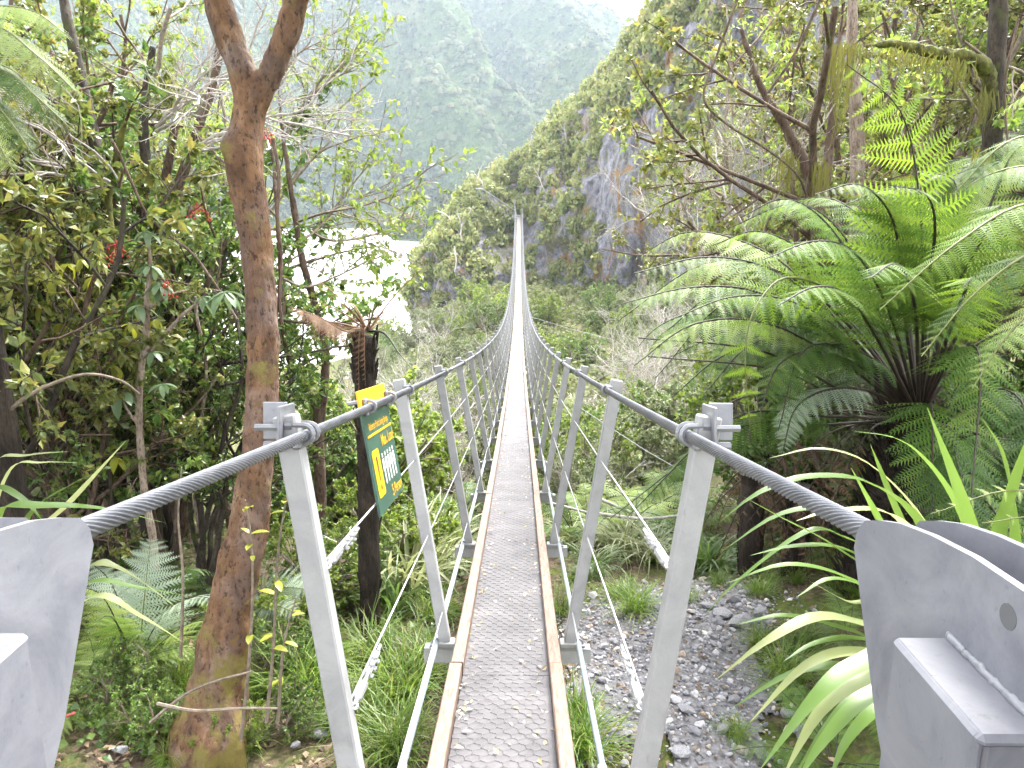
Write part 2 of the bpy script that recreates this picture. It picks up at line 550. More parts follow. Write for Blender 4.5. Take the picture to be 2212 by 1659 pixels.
def river_mat():
    m, N, L = newmat('glacial_river')
    v = coords(N, L, 'Object', (0.05, 0.012, 1))
    n1 = noise(N, L, 1.2, 6, 0.6, v, 1.0)
    col = ramp(N, L, n1, [(0.35, (0.62, 0.63, 0.64)), (0.5, (0.72, 0.71, 0.69)), (0.62, (0.66, 0.68, 0.70))])
    n2 = noise(N, L, 1.5, 3, 0.6, coords(N, L, 'Object'))
    return finish(m, N, L, col, 0.28, bump=n2, bstr=0.12, bdist=0.1, spec=0.6)
V, Q = grid(np.linspace(-330, -8, 60), np.linspace(42, 470, 60), lambda X, Y: 0 * X - 13.2)
X = V[:, 0]
o = part('river', MB().add(V, None, Q), river_mat())
tag(o, 'pale milky braided river running past the bush-clad bluff', 'river', kind='structure')

# ---- bluff and cliff on the far side: a folded face following a plan curve
def rock_mat():
    m, N, L = newmat('schist_rock')
    v = coords(N, L, 'Object')
    vs = coords(N, L, 'Object', (1, 1, 0.7))
    n1 = noise(N, L, 0.3, 8, 0.72, vs, 0.2)
    n2 = noise(N, L, 1.5, 9, 0.78, vs, 0.05)
    n3 = noise(N, L, 0.35, 7, 0.7, v, 0.3)
    col = ramp(N, L, n2, [(0.36, (0.065, 0.065, 0.078)), (0.46, (0.182, 0.178, 0.208)), (0.56, (0.273, 0.267, 0.305)), (0.68, (0.403, 0.39, 0.423))])
    f = ramp(N, L, n3, [(0.52, (0, 0, 0)), (0.60, (1, 1, 1))])
    col = mixc(N, L, f, col, ramp(N, L, n2, [(0.35, (0.16, 0.08, 0.03)), (0.65, (0.33, 0.19, 0.07))]))
    f2 = ramp(N, L, n1, [(0.5, (0, 0, 0)), (0.6, (1, 1, 1))])
    col = mixc(N, L, f2, col, ramp(N, L, n2, [(0.35, (0.08, 0.085, 0.03)), (0.65, (0.19, 0.18, 0.09))]))
    nb = noise(N, L, 0.8, 10, 0.75, v, 0.0)
    return finish(m, N, L, col, 0.8, bump=nb, bstr=1.0, bdist=0.9, spec=0.3)
ROCK = rock_mat()
#          base x, base y, base z, top z, setback x, setback y
CL = np.array([[-13.5, 104, -15, -9, 3, 14],
               [-12.6, 93, -15, -3.0, 4, 14],
               [-9.0, 88, -15, 1.5, 3, 17],
               [-4.5, 87, -14, 4.5, 2, 22],
               [0.5, 89, -12, 8.5, 1.5, 26],
               [5.0, 88, -11, 13, 3, 28],
               [9.2, 82, -10, 20, 6, 26],
               [11.5, 75, -9.5, 24, 9, 24],
               [14.5, 66, -9, 30, 12, 20],
               [20, 57, -8, 34, 15, 16],
               [30, 50, -5, 38, 14, 16],
               [48, 44, -2, 42, 10, 22]], float)
def cl_par(u):
    t = np.linspace(0, 1, len(CL))
    return [np.interp(u, t, CL[:, c]) for c in range(6)]
def cliff_pt(u, v):
    bx, by, bz, tz, sx, sy = cl_par(u)
    steep = np.clip((u - 0.5) * 6, 0, 1)                     # right half is a true cliff
    back = v ** 1.5 * (1 - 0.25 * steep) + 0.25 * steep * np.clip((v - 0.8) / 0.2, 0, 1)
    x = bx + sx * back
    y = by + sy * back
    z = bz + (tz - bz) * np.sin(np.clip(v, 0, 1) * math.pi / 2) ** 0.9
    over = np.clip(v - 1, 0, 1)
    x = x + over * sx * 4
    y = y + over * sy * 5
    s_ = np.clip((z + 8) / 5, 0, 1)
    y = y + 9 * np.exp(-((x + 1.2) / 3.4) ** 2) * s_ * s_ * (3 - 2 * s_)      # shelf for the bridge landing
    n = fbm(x * 0.16, y * 0.16, z * 0.16, 4, 0.55)
    n2 = fbm(x * 0.55, y * 0.55, z * 0.55 + 5, 4, 0.55)
    d = 2.0 * n + 0.55 * n2
    d = d * np.clip((np.hypot(x, y - 99) - 1.5) / 5, 0, 1)   # keep the bridge landing in place
    nx, ny = -sy / np.hypot(sx, sy) * 0.35, -1.0 * np.ones_like(x)
    return np.stack([x + nx * d, y + ny * d, z + 0.4 * d], -1)
us, vs_ = np.linspace(0, 1, 300), np.concatenate([np.linspace(0, 1, 110), np.linspace(1.03, 1.6, 8)])
U, Vv = np.meshgrid(us, vs_, indexing='ij')
P = cliff_pt(U, Vv).reshape(-1, 3)
n_, m_ = U.shape
i, j = np.meshgrid(np.arange(n_ - 1), np.arange(m_ - 1), indexing='ij')
Q = np.stack([i * m_ + j, (i + 1) * m_ + j, (i + 1) * m_ + j + 1, i * m_ + j + 1], -1).reshape(-1, 4)
o = part('cliff', MB().add(P, None, Q).mesh('cliff', True), ROCK)
tag(o, 'grey and rust-stained rock bluff where the footbridge lands', 'cliff', kind='structure')

# ---- wooded knoll behind the bluff and the big hazy mountain
def knoll_h(X, Y):
    g = lambda cx, cy, sx, sy, h: h * np.exp(-((X - cx) / sx) ** 2 - ((Y - cy) / sy) ** 2)
    z = -17 + g(18, 255, 34, 45, 26) + g(30, 200, 30, 40, 16) + g(8, 335, 48, 40, 34) + g(-8, 165, 13, 22, 14) + g(70, 230, 45, 45, 26) + g(-150, 520, 130, 42, 58) + g(-300, 530, 110, 50, 66)
    return z + 2.0 * fbm(X * 0.04, Y * 0.04, 1.0, 3) - 1.5
FOREST_SOIL = plain('forest_dark', (0.045, 0.06, 0.025), 0.9, 0, 0.3, 0.4)
V, Q = grid(np.linspace(-420, 160, 90), np.linspace(140, 600, 80), knoll_h)
o = part('hill', MB().add(V, None, Q).mesh('hill', True), FOREST_SOIL)
tag(o, 'low wooded hill behind the bluff', 'hill', kind='structure')

def mount_h(X, Y):
    # crest falls to the right, dips and climbs again; spurs run down and to the right
    crest = np.interp(X, [-1200, -800, -350, -120, 20, 60, 110, 150, 220, 420, 900], [330, 325, 315, 300, 262, 238, 206, 196, 205, 260, 320])
    t = np.clip((Y - 430) / 480, 0, 1.4)
    base = crest * (1 - (1 - np.clip(t, 0, 1)) ** 1.35) - np.clip(t - 1, 0, 1) * 90
    q = (X * 0.9 + Y * 0.45)
    r = (X * -0.45 + Y * 0.9)
    ridg = 1 - np.abs(fbm(q / 125, r / 330, 3.0, 4, 0.55)) * 2
    ridg2 = 1 - np.abs(fbm(q / 48, r / 140, 9.0, 3, 0.55)) * 2
    amp = np.clip(t * 3, 0, 1) * np.clip(1.25 - t, 0.2, 1)
    return base + (60 * ridg + 26 * ridg2) * amp + 3 * fbm(X / 20, Y / 20, 5.0, 2) - 50
def mtn_mat():
    m, N, L = newmat('mountain_bush')
    v = coords(N, L, 'Object')
    n1 = noise(N, L, 0.006, 6, 0.6, v, 0.5)
    n2 = noise(N, L, 0.12, 4, 0.7, v)
    col = ramp(N, L, n2, [(0.3, (0.02, 0.035, 0.012)), (0.5, (0.05, 0.075, 0.025)), (0.7, (0.085, 0.11, 0.04))])
    f = ramp(N, L, n1, [(0.55, (0, 0, 0)), (0.66, (1, 1, 1))])
    col = mixc(N, L, f, col, (0.13, 0.13, 0.07))
    return finish(m, N, L, col, 0.95, bump=n2, bstr=1.0, bdist=6, spec=0.1)
V, Q = grid(np.linspace(-1100, 850, 280), np.linspace(400, 1150, 150), mount_h)
o = part('mountain', MB().add(V, None, Q).mesh('mountain', True), mtn_mat())
tag(o, 'steep bush-covered mountain fading into pale blue haze', 'mountain', kind='structure')

# ------------------------------------------------------------------ leaf and branch generators
def crown_template(rng, n=26, squash=0.85):
    """small faceted leaf puff for far crowns: a shell of loose tilted faces"""
    d = unit(rng.normal(size=(n, 3)))
    d[:, 2] = np.abs(d[:, 2]) * 1.0 - 0.25
    r = 0.75 + 0.35 * rng.random(n)
    c = d * r[:, None] * np.array([1, 1, squash])
    V, T = [], []
    for q in range(n):
        u = unit(np.cross(d[q], rng.normal(size=3)))
        w = np.cross(d[q], u)
        s = 0.34 + 0.22 * rng.random()
        tilt = d[q] * s * 0.5 * rng.normal()
        k = len(V)
        V += [c[q] + u * s + tilt, c[q] - u * s * .6 + w * s * .8, c[q] - u * s * .5 - w * s * .9 - tilt]
        T.append((k, k + 1, k + 2))
    return np.array(V), np.array(T)

def dome_template(rng):
    """rounded lumpy tree top"""
    V = [(0, 0, 1.0)]
    for r, z in ((0.72, 0.62), (1.0, -0.25)):
        for q in range(6):
            a = q * math.pi / 3 + (0.5 if r < 1 else 0)
            V.append((r * math.cos(a), r * math.sin(a), z))
    V = np.array(V) * rng.uniform(0.72, 1.2, (13, 1))
    T = [(0, 1 + q, 1 + (q + 1) % 6) for q in range(6)]
    for q in range(6):
        a, b, c, d = 1 + q, 1 + (q + 1) % 6, 7 + q, 7 + (q + 1) % 6
        T += [(a, c, d), (a, d, b)]
    return V, np.array(T)

def rot_z(a):
    c, s = np.cos(a), np.sin(a)
    z, e = np.zeros_like(c), np.ones_like(c)
    return np.stack([np.stack([c, -s, z], -1), np.stack([s, c, z], -1), np.stack([z, z, e], -1)], -2)

def crown_mass(name, P, S, mat, seed, label, cat, nt=5, nfaces=26, squash=(0.8, 1.1), dome=False):
    rng = np.random.default_rng(seed)
    mb = MB()
    tpl = [dome_template(rng) if dome else crown_template(rng, nfaces, rng.uniform(*squash)) for _ in range(nt)]
    pick = rng.integers(0, nt, len(P))
    for t in range(nt):
        k = pick == t
        M = rot_z(rng.uniform(0, 6.28, k.sum())) * S[k][:, None, None]
        M[:, 2, :] *= rng.uniform(0.8, 1.35, k.sum())[:, None]
        mb.inst(tpl[t][0], tpl[t][1], M, P[k])
    o = part(name, mb.mesh(name, dome), mat)
    return tag(o, label, cat, kind='stuff')

rng = np.random.default_rng(11)
FARLEAF = leaf_mat('far_bush', [(0.015, 0.024, 0.00975), (0.045, 0.06, 0.0225), (0.0825, 0.0938, 0.0375), (0.0488, 0.0675, 0.03), (0.112, 0.105, 0.0525)], 0.8, 0.15, 0.15)
FARLEAF2 = leaf_mat('bluff_scrub', [(0.0862, 0.121, 0.0345), (0.149, 0.19, 0.0575), (0.23, 0.241, 0.0805), (0.172, 0.201, 0.103), (0.253, 0.218, 0.0805)], 0.6, 0.3, 0.3)
# mountain bush
n = 24000
X = rng.uniform(-400, 250, n)
Y = 435 + 500 * rng.random(n) ** 1.25
keep = (X > -0.5 * Y) & (X < 0.33 * Y)
X, Y = X[keep], Y[keep]
S = np.exp(rng.normal(size=len(X)) * 0.35) * 1.55 * (0.8 + Y / 1800)
crown_mass('mountain_bush', np.stack([X, Y, mount_h(X, Y) + S * 0.25], -1), S, FARLEAF, 3, 'dense hazy forest cloaking the far mountain', 'forest', nt=8, dome=True)
# knoll wood
n = 6500
X = rng.uniform(-420, 120, n)
Y = 112 + 440 * rng.random(n) ** 0.9
z = np.maximum(np.where(Y > 141, knoll_h(X, Y), -99), H(X, Y))
keep = (z > -13.0) & (np.abs(X) < 0.75 * Y)
X, Y, z = X[keep], Y[keep], z[keep]
S = rng.uniform(1.4, 3.6, len(X)) * (0.75 + Y / 600)
crown_mass('hill_wood', np.stack([X, Y, z + S * 0.5], -1), S, FARLEAF, 4, 'green wood on the low hill beyond the bluff', 'wood', nt=5, nfaces=38)

# ------------------------------------------------------------------ scrub on the bluff and cliff
def leafy_puff(rng, nl=110, size=0.16):
    """bush seen from far: leaf-sized faces spread through a lumpy volume"""
    lob = unit(rng.normal(size=(5, 3))) * rng.uniform(0.25, 0.6, (5, 1))
    lob[:, 2] = np.abs(lob[:, 2])
    k = rng.integers(0, 5, nl)
    d = unit(rng.normal(size=(nl, 3)))
    c = lob[k] + d * rng.uniform(0.3, 0.55, (nl, 1))
    u = unit(np.cross(d, rng.normal(size=(nl, 3))) + 0.3 * d * rng.normal(size=(nl, 1)))
    w = unit(np.cross(d + 0.5 * rng.normal(size=(nl, 3)), u))
    s = size * rng.uniform(0.6, 1.3, (nl, 1))
    V = np.stack([c - u * s, c + w * s * .55, c + u * s, c - w * s * .55], 1).reshape(-1, 3)
    b = np.arange(nl)[:, None] * 4
    return V, np.concatenate([b + np.array([[0, 1, 2]]), b + np.array([[0, 2, 3]])])
n = 2700
U = rng.random(n) ** 0.9
Vv = rng.random(n) ** 0.8
P = cliff_pt(U, Vv)
bare = fbm(P[:, 0] * 0.12, P[:, 1] * 0.05, P[:, 2] * 0.09, 3, 0.5)
rocky = (U > 0.53) & (U < 0.86) & (Vv < 0.72) & (Vv > 0.02)
keep = np.where(rocky, bare > 0.02, bare > -0.6) & ~((np.abs(P[:, 0]) < 1.0) & (P[:, 1] < 100)) & ~((P[:, 0] < 0.6) & (P[:, 0] > -5.2) & (np.abs(P[:, 2] + 0.9 + 0.55 * P[:, 0]) < 1.1) & (P[:, 1] < 100))
P, U = P[keep], U[keep]
S = rng.uniform(0.55, 1.5, len(P)) * np.where(U > 0.7, 0.85, 1.0)
mb = MB()
for t in range(6):
    tv, tt = leafy_puff(rng, 68, 0.21)
    k = rng.permutation(len(P))[: len(P) // 4]
    M = rot_z(rng.uniform(0, 6.28, len(k))) * (S[k] * rng.uniform(.8, 1.2, len(k)))[:, None, None]
    M[:, 2, :] *= rng.uniform(0.7, 1.5, len(k))[:, None]
    mb.inst(tv, tt, M, P[k] + np.array([0, 0, 0.1]))
o = part('bluff_scrub', mb, FARLEAF2)
tag(o, 'green and olive scrub clinging to the far bluff and cliff', 'scrub', kind='stuff')

# scrub over the floor of the side valley
n = 1500
Y = 26 + 66 * rng.random(n) ** 0.8
X = rng.uniform(-0.17, 0.36, n) * Y
z = H(X, Y)
clear = (np.abs(X) > 1.6) | (z + 1.2 < -0.2 - 0.183 * Y + 0.00185 * Y * Y - 1.4)
X, Y, z = X[clear], Y[clear], z[clear]
S = rng.uniform(0.5, 1.15, len(X))
mb = MB()
pick = rng.integers(0, 5, len(X))
for t in range(5):
    tv, tt = leafy_puff(rng, 64, 0.175)
    k = pick == t
    mb.inst(tv, tt, rot_z(rng.uniform(0, 6.28, k.sum())) * S[k][:, None, None], np.stack([X[k], Y[k], z[k] + 0.1], -1))
o = part('valley_scrub', mb, leaf_mat('valley_scrub', [(0.09, 0.12, 0.04), (0.14, 0.165, 0.06), (0.19, 0.19, 0.09), (0.13, 0.16, 0.08)], 0.6, 0.3, 0.3))
tag(o, 'low pale green scrub filling the valley floor under the bridge', 'scrub', kind='stuff')

# ------------------------------------------------------------------ the footbridge
Z0, A1, B1 = -0.202528, -0.1829621, 0.00185326
WC, HB, STEP, Y1 = 0.854, 1.1326, 1.6, 1.657
NF = 62
def zc(y): return Z0 + A1 * y + B1 * y * y
def frame_at(y):
    m = A1 + 2 * B1 * y
    k = 1 / math.sqrt(1 + m * m)
    M = Matrix(((1, 0, 0, 0), (0, k, -m * k, y), (0, m * k, k, zc(y)), (0, 0, 0, 1)))
    return M
def loc2w(p, y):
    return np.array(frame_at(y) @ Vector(p))

bridge = thing('suspension_footbridge', 'long narrow steel suspension footbridge sagging across the gorge to the bluff', 'footbridge')

# handrail ropes: lobed twisted section near the eye, plain beyond
def rope(side):
    mb = MB()
    x = side * WC / 2
    r, lob, sub = 0.0128, 13, 4
    y = np.arange(0.42, 5.2, 0.011)
    ns = lob * sub
    a = np.arange(ns) / ns * 2 * math.pi
    tw = side * y / 0.20 * 2 * math.pi
    ph = (a[None] * lob) 
    rad = r * (1 - 0.26 * (1 - np.abs(np.sin(ph / 2))) ** 1.3)
    ang = a[None] + tw[:, None]
    z = zc(y)
    m = A1 + 2 * B1 * y
    k = 1 / np.sqrt(1 + m * m)
    ny, nz = -m * k, k
    V = np.stack([x + np.cos(ang) * rad, y[:, None] + np.sin(ang) * rad * ny[:, None], z[:, None] + np.sin(ang) * rad * nz[:, None]], -1)
    n = len(y)
    i, j = np.meshgrid(np.arange(n - 1), np.arange(ns), indexing='ij')
    j2 = (j + 1) % ns
    Q = np.stack([i * ns + j, i * ns + j2, (i + 1) * ns + j2, (i + 1) * ns + j], -1).reshape(-1, 4)
    mb.add(V.reshape(-1, 3), None, Q)
    y2 = np.concatenate([np.arange(5.19, 20, 0.4), np.linspace(20, 101, 90)])
    mb.tube(np.stack([0 * y2 + x, y2, zc(y2)], -1), r * 0.97, 8)
    return mb.mesh('handrail_rope', True)
for sd in (-1, 1):
    part('handrail_rope', rope(sd), ROPE, bridge)

# posts
def post_mesh(sd, long=False):
    top = np.array([sd * (WC / 2 + 0.045), 0, 0.045])
    bot = np.array([sd * 0.268, 0, -HB - 0.02])
    ax = unit(top - bot)
    xx = unit(np.cross([0, 1, 0], ax))
    M = np.stack([xx, [0, 1, 0], ax], 1)
    mb = MB()
    mb.box((top + bot) / 2, (0.05, 0.05, np.linalg.norm(top - bot)), M, 0.004)
    return mb
post_me = {sd: post_mesh(sd).mesh('post') for sd in (-1, 1)}
def transom_mesh():
    mb = MB()
    mb.box((0, 0, -HB - 0.004), (0.73, 0.062, 0.008), None, 0.002)
    mb.box((0, -0.029, -HB - 0.036), (0.729, 0.006, 0.056))
    for sd in (-1, 1):
        mb.box((sd * 0.268, 0, -HB + 0.012), (0.075, 0.07, 0.024), None, 0.004)
    return mb
tr_me = transom_mesh().mesh('transom')
def ubolt(mb, cx, cy, cz, sd, r=0.0185, th=0.0052, leg=0.05):
    a = np.linspace(math.pi / 2, 3 * math.pi / 2, 9)
    pts = [(cx + sd * leg, cy, cz + r)] + [(cx + sd * math.cos(q) * r, cy, cz + math.sin(q) * r) for q in a] + [(cx + sd * leg, cy, cz - r)]
    mb.tube(np.array(pts), th, 6)
def clamp_mesh(sd, big):
    mb = MB()
    x = sd * WC / 2
    if big:
        for dy in (-0.021, 0.021):
            ubolt(mb, x, dy, 0.004, sd, 0.02, 0.0065, 0.058)
            for dz in (-0.02, 0.02):
                mb.tube(np.array([(x + sd * .026, dy, dz + .004), (x + sd * .041, dy, dz + .004)]), 0.011, 6)
        mb.box((x + sd * 0.014, 0, -0.015), (0.024, 0.075, 0.03), None, 0.006)
        mb.box((x + sd * 0.046, 0.002, 0.018), (0.007, 0.115, 0.10), None, 0.002)
        mb.box((x + sd * 0.075, 0.018, 0.03), (0.055, 0.006, 0.085), None, 0.002)
        mb.tube(np.array([(x + sd * .05, -.03, .02), (x + sd * .105, -.03, .02)]), 0.008, 6)
        mb.tube(np.array([(x + sd * .05, -.03, -.02), (x + sd * .085, -.03, -.02)]), 0.011, 6)
    else:
        ubolt(mb, x, 0, 0, sd, 0.018, 0.0055, 0.045)
        mb.box((x + sd * 0.012, 0, 0.014), (0.03, 0.055, 0.014), None, 0.004)
        mb.box((x + sd * 0.012, 0, -0.02), (0.02, 0.04, 0.012), None, 0.004)
        for dz in (-0.018, 0.018):
            mb.tube(np.array([(x - sd * .006, -.0, dz), (x + sd * .014, -.0, dz)]), 0.0095, 6)
    return mb
cl_me = {(sd, b): clamp_mesh(sd, b).mesh('rope_clamp') for sd in (-1, 1) for b in (0, 1)}
def rope_tie_mesh():
    mb = MB()
    for sd in (-1, 1):
        x = sd * 0.312
        a = np.linspace(0, math.pi, 8)
        mb.tube(np.array([(x - 0.02, 0, -HB - 0.005)] + [(x - math.cos(q) * .02, 0, -HB + .014 + math.sin(q) * .018) for q in a] + [(x + 0.02, 0, -HB - 0.005)]), 0.005, 5)
        mb.box((x, 0, -HB + .006), (0.06, 0.045, 0.01), None, 0.003)
    return mb
tie_me = rope_tie_mesh().mesh('rope_tie')
for k in range(NF):
    y = Y1 + STEP * k
    M = frame_at(y)
    for sd in (-1, 1):
        p = part('post', post_me[sd], POST, bridge, M)
        if k < 26:
            part('rope_clamp', cl_me[(sd, 1 if k == 0 else 0)], GALV, p)
    t = part('transom', tr_me, POST, bridge, M)
    if 0 < k < 20:
        part('rope_tie', tie_me, GALV, t)

# guard wires through the posts, load ropes under the deck edge
def along(x, dz, y0, y1, step=1.6):
    """polyline offset from the handrail line, dz measured along the frame"""
    yy = np.concatenate([[y0], np.arange(Y1 + STEP * math.ceil((y0 - Y1) / STEP + 1e-6), y1, step), [y1]])
    return np.array([loc2w((x, 0, dz), q) for q in yy])
def post_x(f):                                            # x of a post's inner face at fraction f of its height
    return (WC / 2 + 0.045) * (1 - f) + 0.268 * f - 0.012
WF = (0.27, 0.56, 0.86)
for sd in (-1, 1):
    for f in WF:
        mb = MB().tube(along(sd * post_x(f), -HB * f, Y1, 99.2), 0.0034, 5)
        part('guard_wire', mb.mesh('guard_wire', True), WIRE, bridge)
    mb = MB().tube(along(sd * 0.312, -HB + 0.016, 2.15, 99.5), 0.0115, 8)
    part('load_rope', mb.mesh('load_rope', True), ROPE2, bridge)
    mb = MB()
    e, d0 = loc2w((sd * 0.312, 0, -HB + 0.016), 2.28), loc2w((sd * 0.312, 0, -HB + 0.016), 1.75)
    mb.tube(np.array([e, e * .75 + d0 * .25, e * .6 + d0 * .4, d0]), [0.014, 0.017, 0.03, 0.036], 8)
    part('rope_socket', mb.mesh('rope_socket', True), ROPE2, bridge)

def turnbuckle(a, b, seed):
    """from post eye a towards b: eye, two-rod body, rope grips"""
    mb = MB()
    a, b = np.asarray(a), np.asarray(b)
    d = unit(b - a)
    u = unit(np.cross(d, [0.3, 0, 1]))
    w = np.cross(d, u)
    P = lambda s, p=0, q=0: a + d * s + u * p + w * q
    th = np.linspace(0, 2 * math.pi, 9)
    mb.tube(np.array([P(0.012 + 0.012 * math.cos(q), 0.008 * math.sin(q)) for q in th]), 0.0042, 5, False)
    mb.tube(np.array([P(.024), P(.05)]), 0.006, 6)
    mb.tube(np.array([P(.048), P(.056), P(.13), P(.138)]), [0.007, 0.0115, 0.0115, 0.007], 8)
    mb.tube(np.array([P(.138), P(.16)]), 0.006, 6)
    mb.tube(np.array([P(.165 + 0.012 * math.cos(q), 0, 0.01 * math.sin(q)) for q in th]), 0.0045, 5, False)
    R = np.random.default_rng(seed)
    mb.tube(np.array([P(.18, .004), P(.33, .004)]), 0.0036, 5)
    mb.tube(np.array([P(.18, -.004), P(.33, -.004)]), 0.0036, 5)
    for s in (.19, .235, .28):
        for q in (-1, 1):
            mb.tube(np.array([P(s + q * .006, -.013, 0.004), P(s + q * .006, .015, 0.004)]), 0.0032, 5)
        mb.box(P(s, -.002 + R.normal() * .003, -.003), (0.02, 0.014, 0.014), np.stack([d, u, w], 1), 0.003)
    mb.tube(np.array([P(.33), P(.37)]), 0.0055, 6)
    return mb
for sd in (-1, 1):
    for q, f in enumerate(WF):
        a = loc2w((sd * (post_x(f) - 0.014), 0, -HB * f), Y1 + 0.015)
        b = loc2w((sd * post_x(f), 0, -HB * f), Y1 + STEP)
        part('turnbuckle', turnbuckle(a, b, q), WIRE, bridge)

# deck panels, kerb boards, hexagonal netting
DK = -HB + 0.026
def deck_strip(xa, xb, dz0, dz1, y0, y1, bev):
    n = 5
    mb = MB()
    yy = np.linspace(y0, y1, n)
    prof = [(xa, dz0), (xa, dz1 - bev), (xa + bev, dz1), (xb - bev, dz1), (xb, dz1 - bev), (xb, dz0)]
    V = np.array([loc2w((px, 0, pz), q) for q in yy for (px, pz) in prof])
    k = len(prof)
    Q = [(i * k + j, i * k + (j + 1) % k, (i + 1) * k + (j + 1) % k, (i + 1) * k + j) for i in range(n - 1) for j in range(k)]
    T = [(0, j + 1, j) for j in range(1, k - 1)] + [((n - 1) * k, (n - 1) * k + j, (n - 1) * k + j + 1) for j in range(1, k - 1)]
    return mb.add(V, T, Q)
rj = np.random.default_rng(5)
for k in range(-1, NF - 1, 2):
    y0, y1 = Y1 + STEP * k - 0.35, Y1 + STEP * (k + 2) - 0.35
    y1 = min(y1, 99.6)
    part('deck_panel', deck_strip(-0.172, 0.172, DK - 0.02, DK, y0 + .002, y1 - .002, 0.002), DECK, bridge)
    for sd in (-1, 1):
        j = rj.normal() * 0.003
        xa, xb = sorted((sd * 0.1725, sd * 0.2215))
        part('kerb_board', deck_strip(xa + j, xb + j, DK - 0.045, DK + 0.052 + rj.normal() * .0015, y0 + .003, y1 - .003, 0.004), TIMBER, bridge)

def netting():
    mb = MB()
    w, hv = 0.049, 0.0125                                  # cell width, half of the lengthwise twist
    row = 0.034
    rg = np.random.default_rng(8)
    ya = 1.35
    nrow, ncol = 230, 8
    node = {}
    def P(r, c, up):
        key = (r, c, up)
        if key not in node:
            x = -0.1715 + w * (c + (0.5 if r % 2 else 0.0)) + rg.normal() * 0.0016
            s = ya + r * row + (hv if up else -hv) * 0.88 + rg.normal() * 0.0016
            node[key] = loc2w((min(max(x, -.1705), .1705), 0, DK + 0.0022 + abs(rg.normal()) * 0.0012), s)
        return node[key]
    for r in range(nrow):
        for c in range(ncol):
            if -0.1715 + w * (c + (0.5 if r % 2 else 0)) > 0.1712:
                continue
            th = 0.0009
            mb.tube(np.array([P(r, c, 0), P(r, c, 1)]), th * 1.35, 3, False)
            for c2 in ((c - 1, c) if r % 2 == 0 else (c, c + 1)):
                if c2 < 0 or -0.1715 + w * (c2 + (0.5 if (r + 1) % 2 else 0)) > 0.1712:
                    continue
                mb.tube(np.array([P(r, c, 1), P(r + 1, c2, 0)]), th, 3, False)
    return mb
part('wire_netting', netting(), NET, bridge)

# far landing: two end posts, cross head, and the stair handrail climbing to the left
land = thing('bridge_landing', 'small steel end frame on the bluff at the far end of the footbridge', 'end frame', (0, 99.8, zc(99.8) - HB))
zl = zc(99.8)
for sd in (-1, 1):
    mb = MB().box((sd * 0.5, 0, HB / 2 + 0.2), (0.16, 0.16, HB + 1.0), None, 0.01)
    part('end_post', mb, STEEL, land)
mb = MB().box((0, 0.2, -0.25), (1.6, 1.2, 0.4), None, 0.03)
part('landing_slab', mb, plain('concrete', (0.42, 0.41, 0.39), 0.85, 0, 3), land)
st = thing('stair_handrail', 'thin steel stair handrail climbing from the bridge end up the bluff', 'handrail', (-0.7, 100, zc(100) - HB))
p0, p1 = at(1113, 455, 99.0), at(1042, 408, 96.5)
p2 = at(1028, 407, 96.5)
base = np.array([-0.7, 100, zc(100) - HB])
part('top_rail', MB().tube(np.array([p0, p1, p2]) - base, 0.07, 6), WIRE, st)
part('mid_rail', MB().tube(np.array([p0, p1, p2]) - base - np.array([0, 0, 0.5]), 0.03, 6), STEEL, st)
for t in np.linspace(0.05, 1, 6):
    q = p0 * (1 - t) + p1 * t - base
    part('baluster', MB().tube(np.array([q - np.array([0, 0, 1.3]), q]), 0.035, 6), STEEL, st)
for t in np.linspace(0, 1, 9):
    q = p0 * (1 - t) + p1 * t - base - np.array([0.0, -0.35, 1.15])
    part('stair_tread', MB().box(q, (0.5, 0.8, 0.07)), STEEL, st)

# wind guy wires on the right
for (q0, q1, lab) in (((1146, 684, 33), (1330, 735, 27), 'thin bright guy wire slanting from the bridge into pale scrub'),
                      ((1240, 872, 11), (1620, 1100, 7.5), 'thin bright guy wire crossing the fern slope beside the posts')):
    a, b = at(*q0), at(*q1)
    o = part('guy_wire', MB().tube(np.array([a, (a + b) / 2 - np.array([0, 0, .05]), b]), 0.006 if q0[2] > 20 else 0.004, 5), WIRE)
    tag(o, lab, 'wire', 'guy wires')

# ------------------------------------------------------------------ near anchor brackets
def plate_mesh(th):
    pts = [(0.745, -0.345), (0.742, -0.325), (0.728, -0.308), (0.70, -0.296), (0.66, -0.282), (0.61, -0.271), (0.55, -0.262), (0.48, -0.258), (0.40, -0.258),
           (0.32, -0.264), (0.25, -0.28), (0.20, -0.30), (0.20, -0.9), (0.40, -0.9), (0.56, -0.62), (0.66, -0.49)]
    n = len(pts)
    mb = MB()
    V = np.array([(-th / 2, y, z) for y, z in pts] + [(th / 2, y, z) for y, z in pts] + [(-th / 2, .4, -.5), (th / 2, .4, -.5)])
    T, Q = [], []
    for q in range(n):
        r = (q + 1) % n
        T += [(q, r, 2 * n), (n + r, n + q, 2 * n + 1)]
        Q.append((r, q, n + q, n + r))
    return mb.add(V, T, Q)
hole = plain('dark_hole', (0.12, 0.12, 0.13), 0.6)
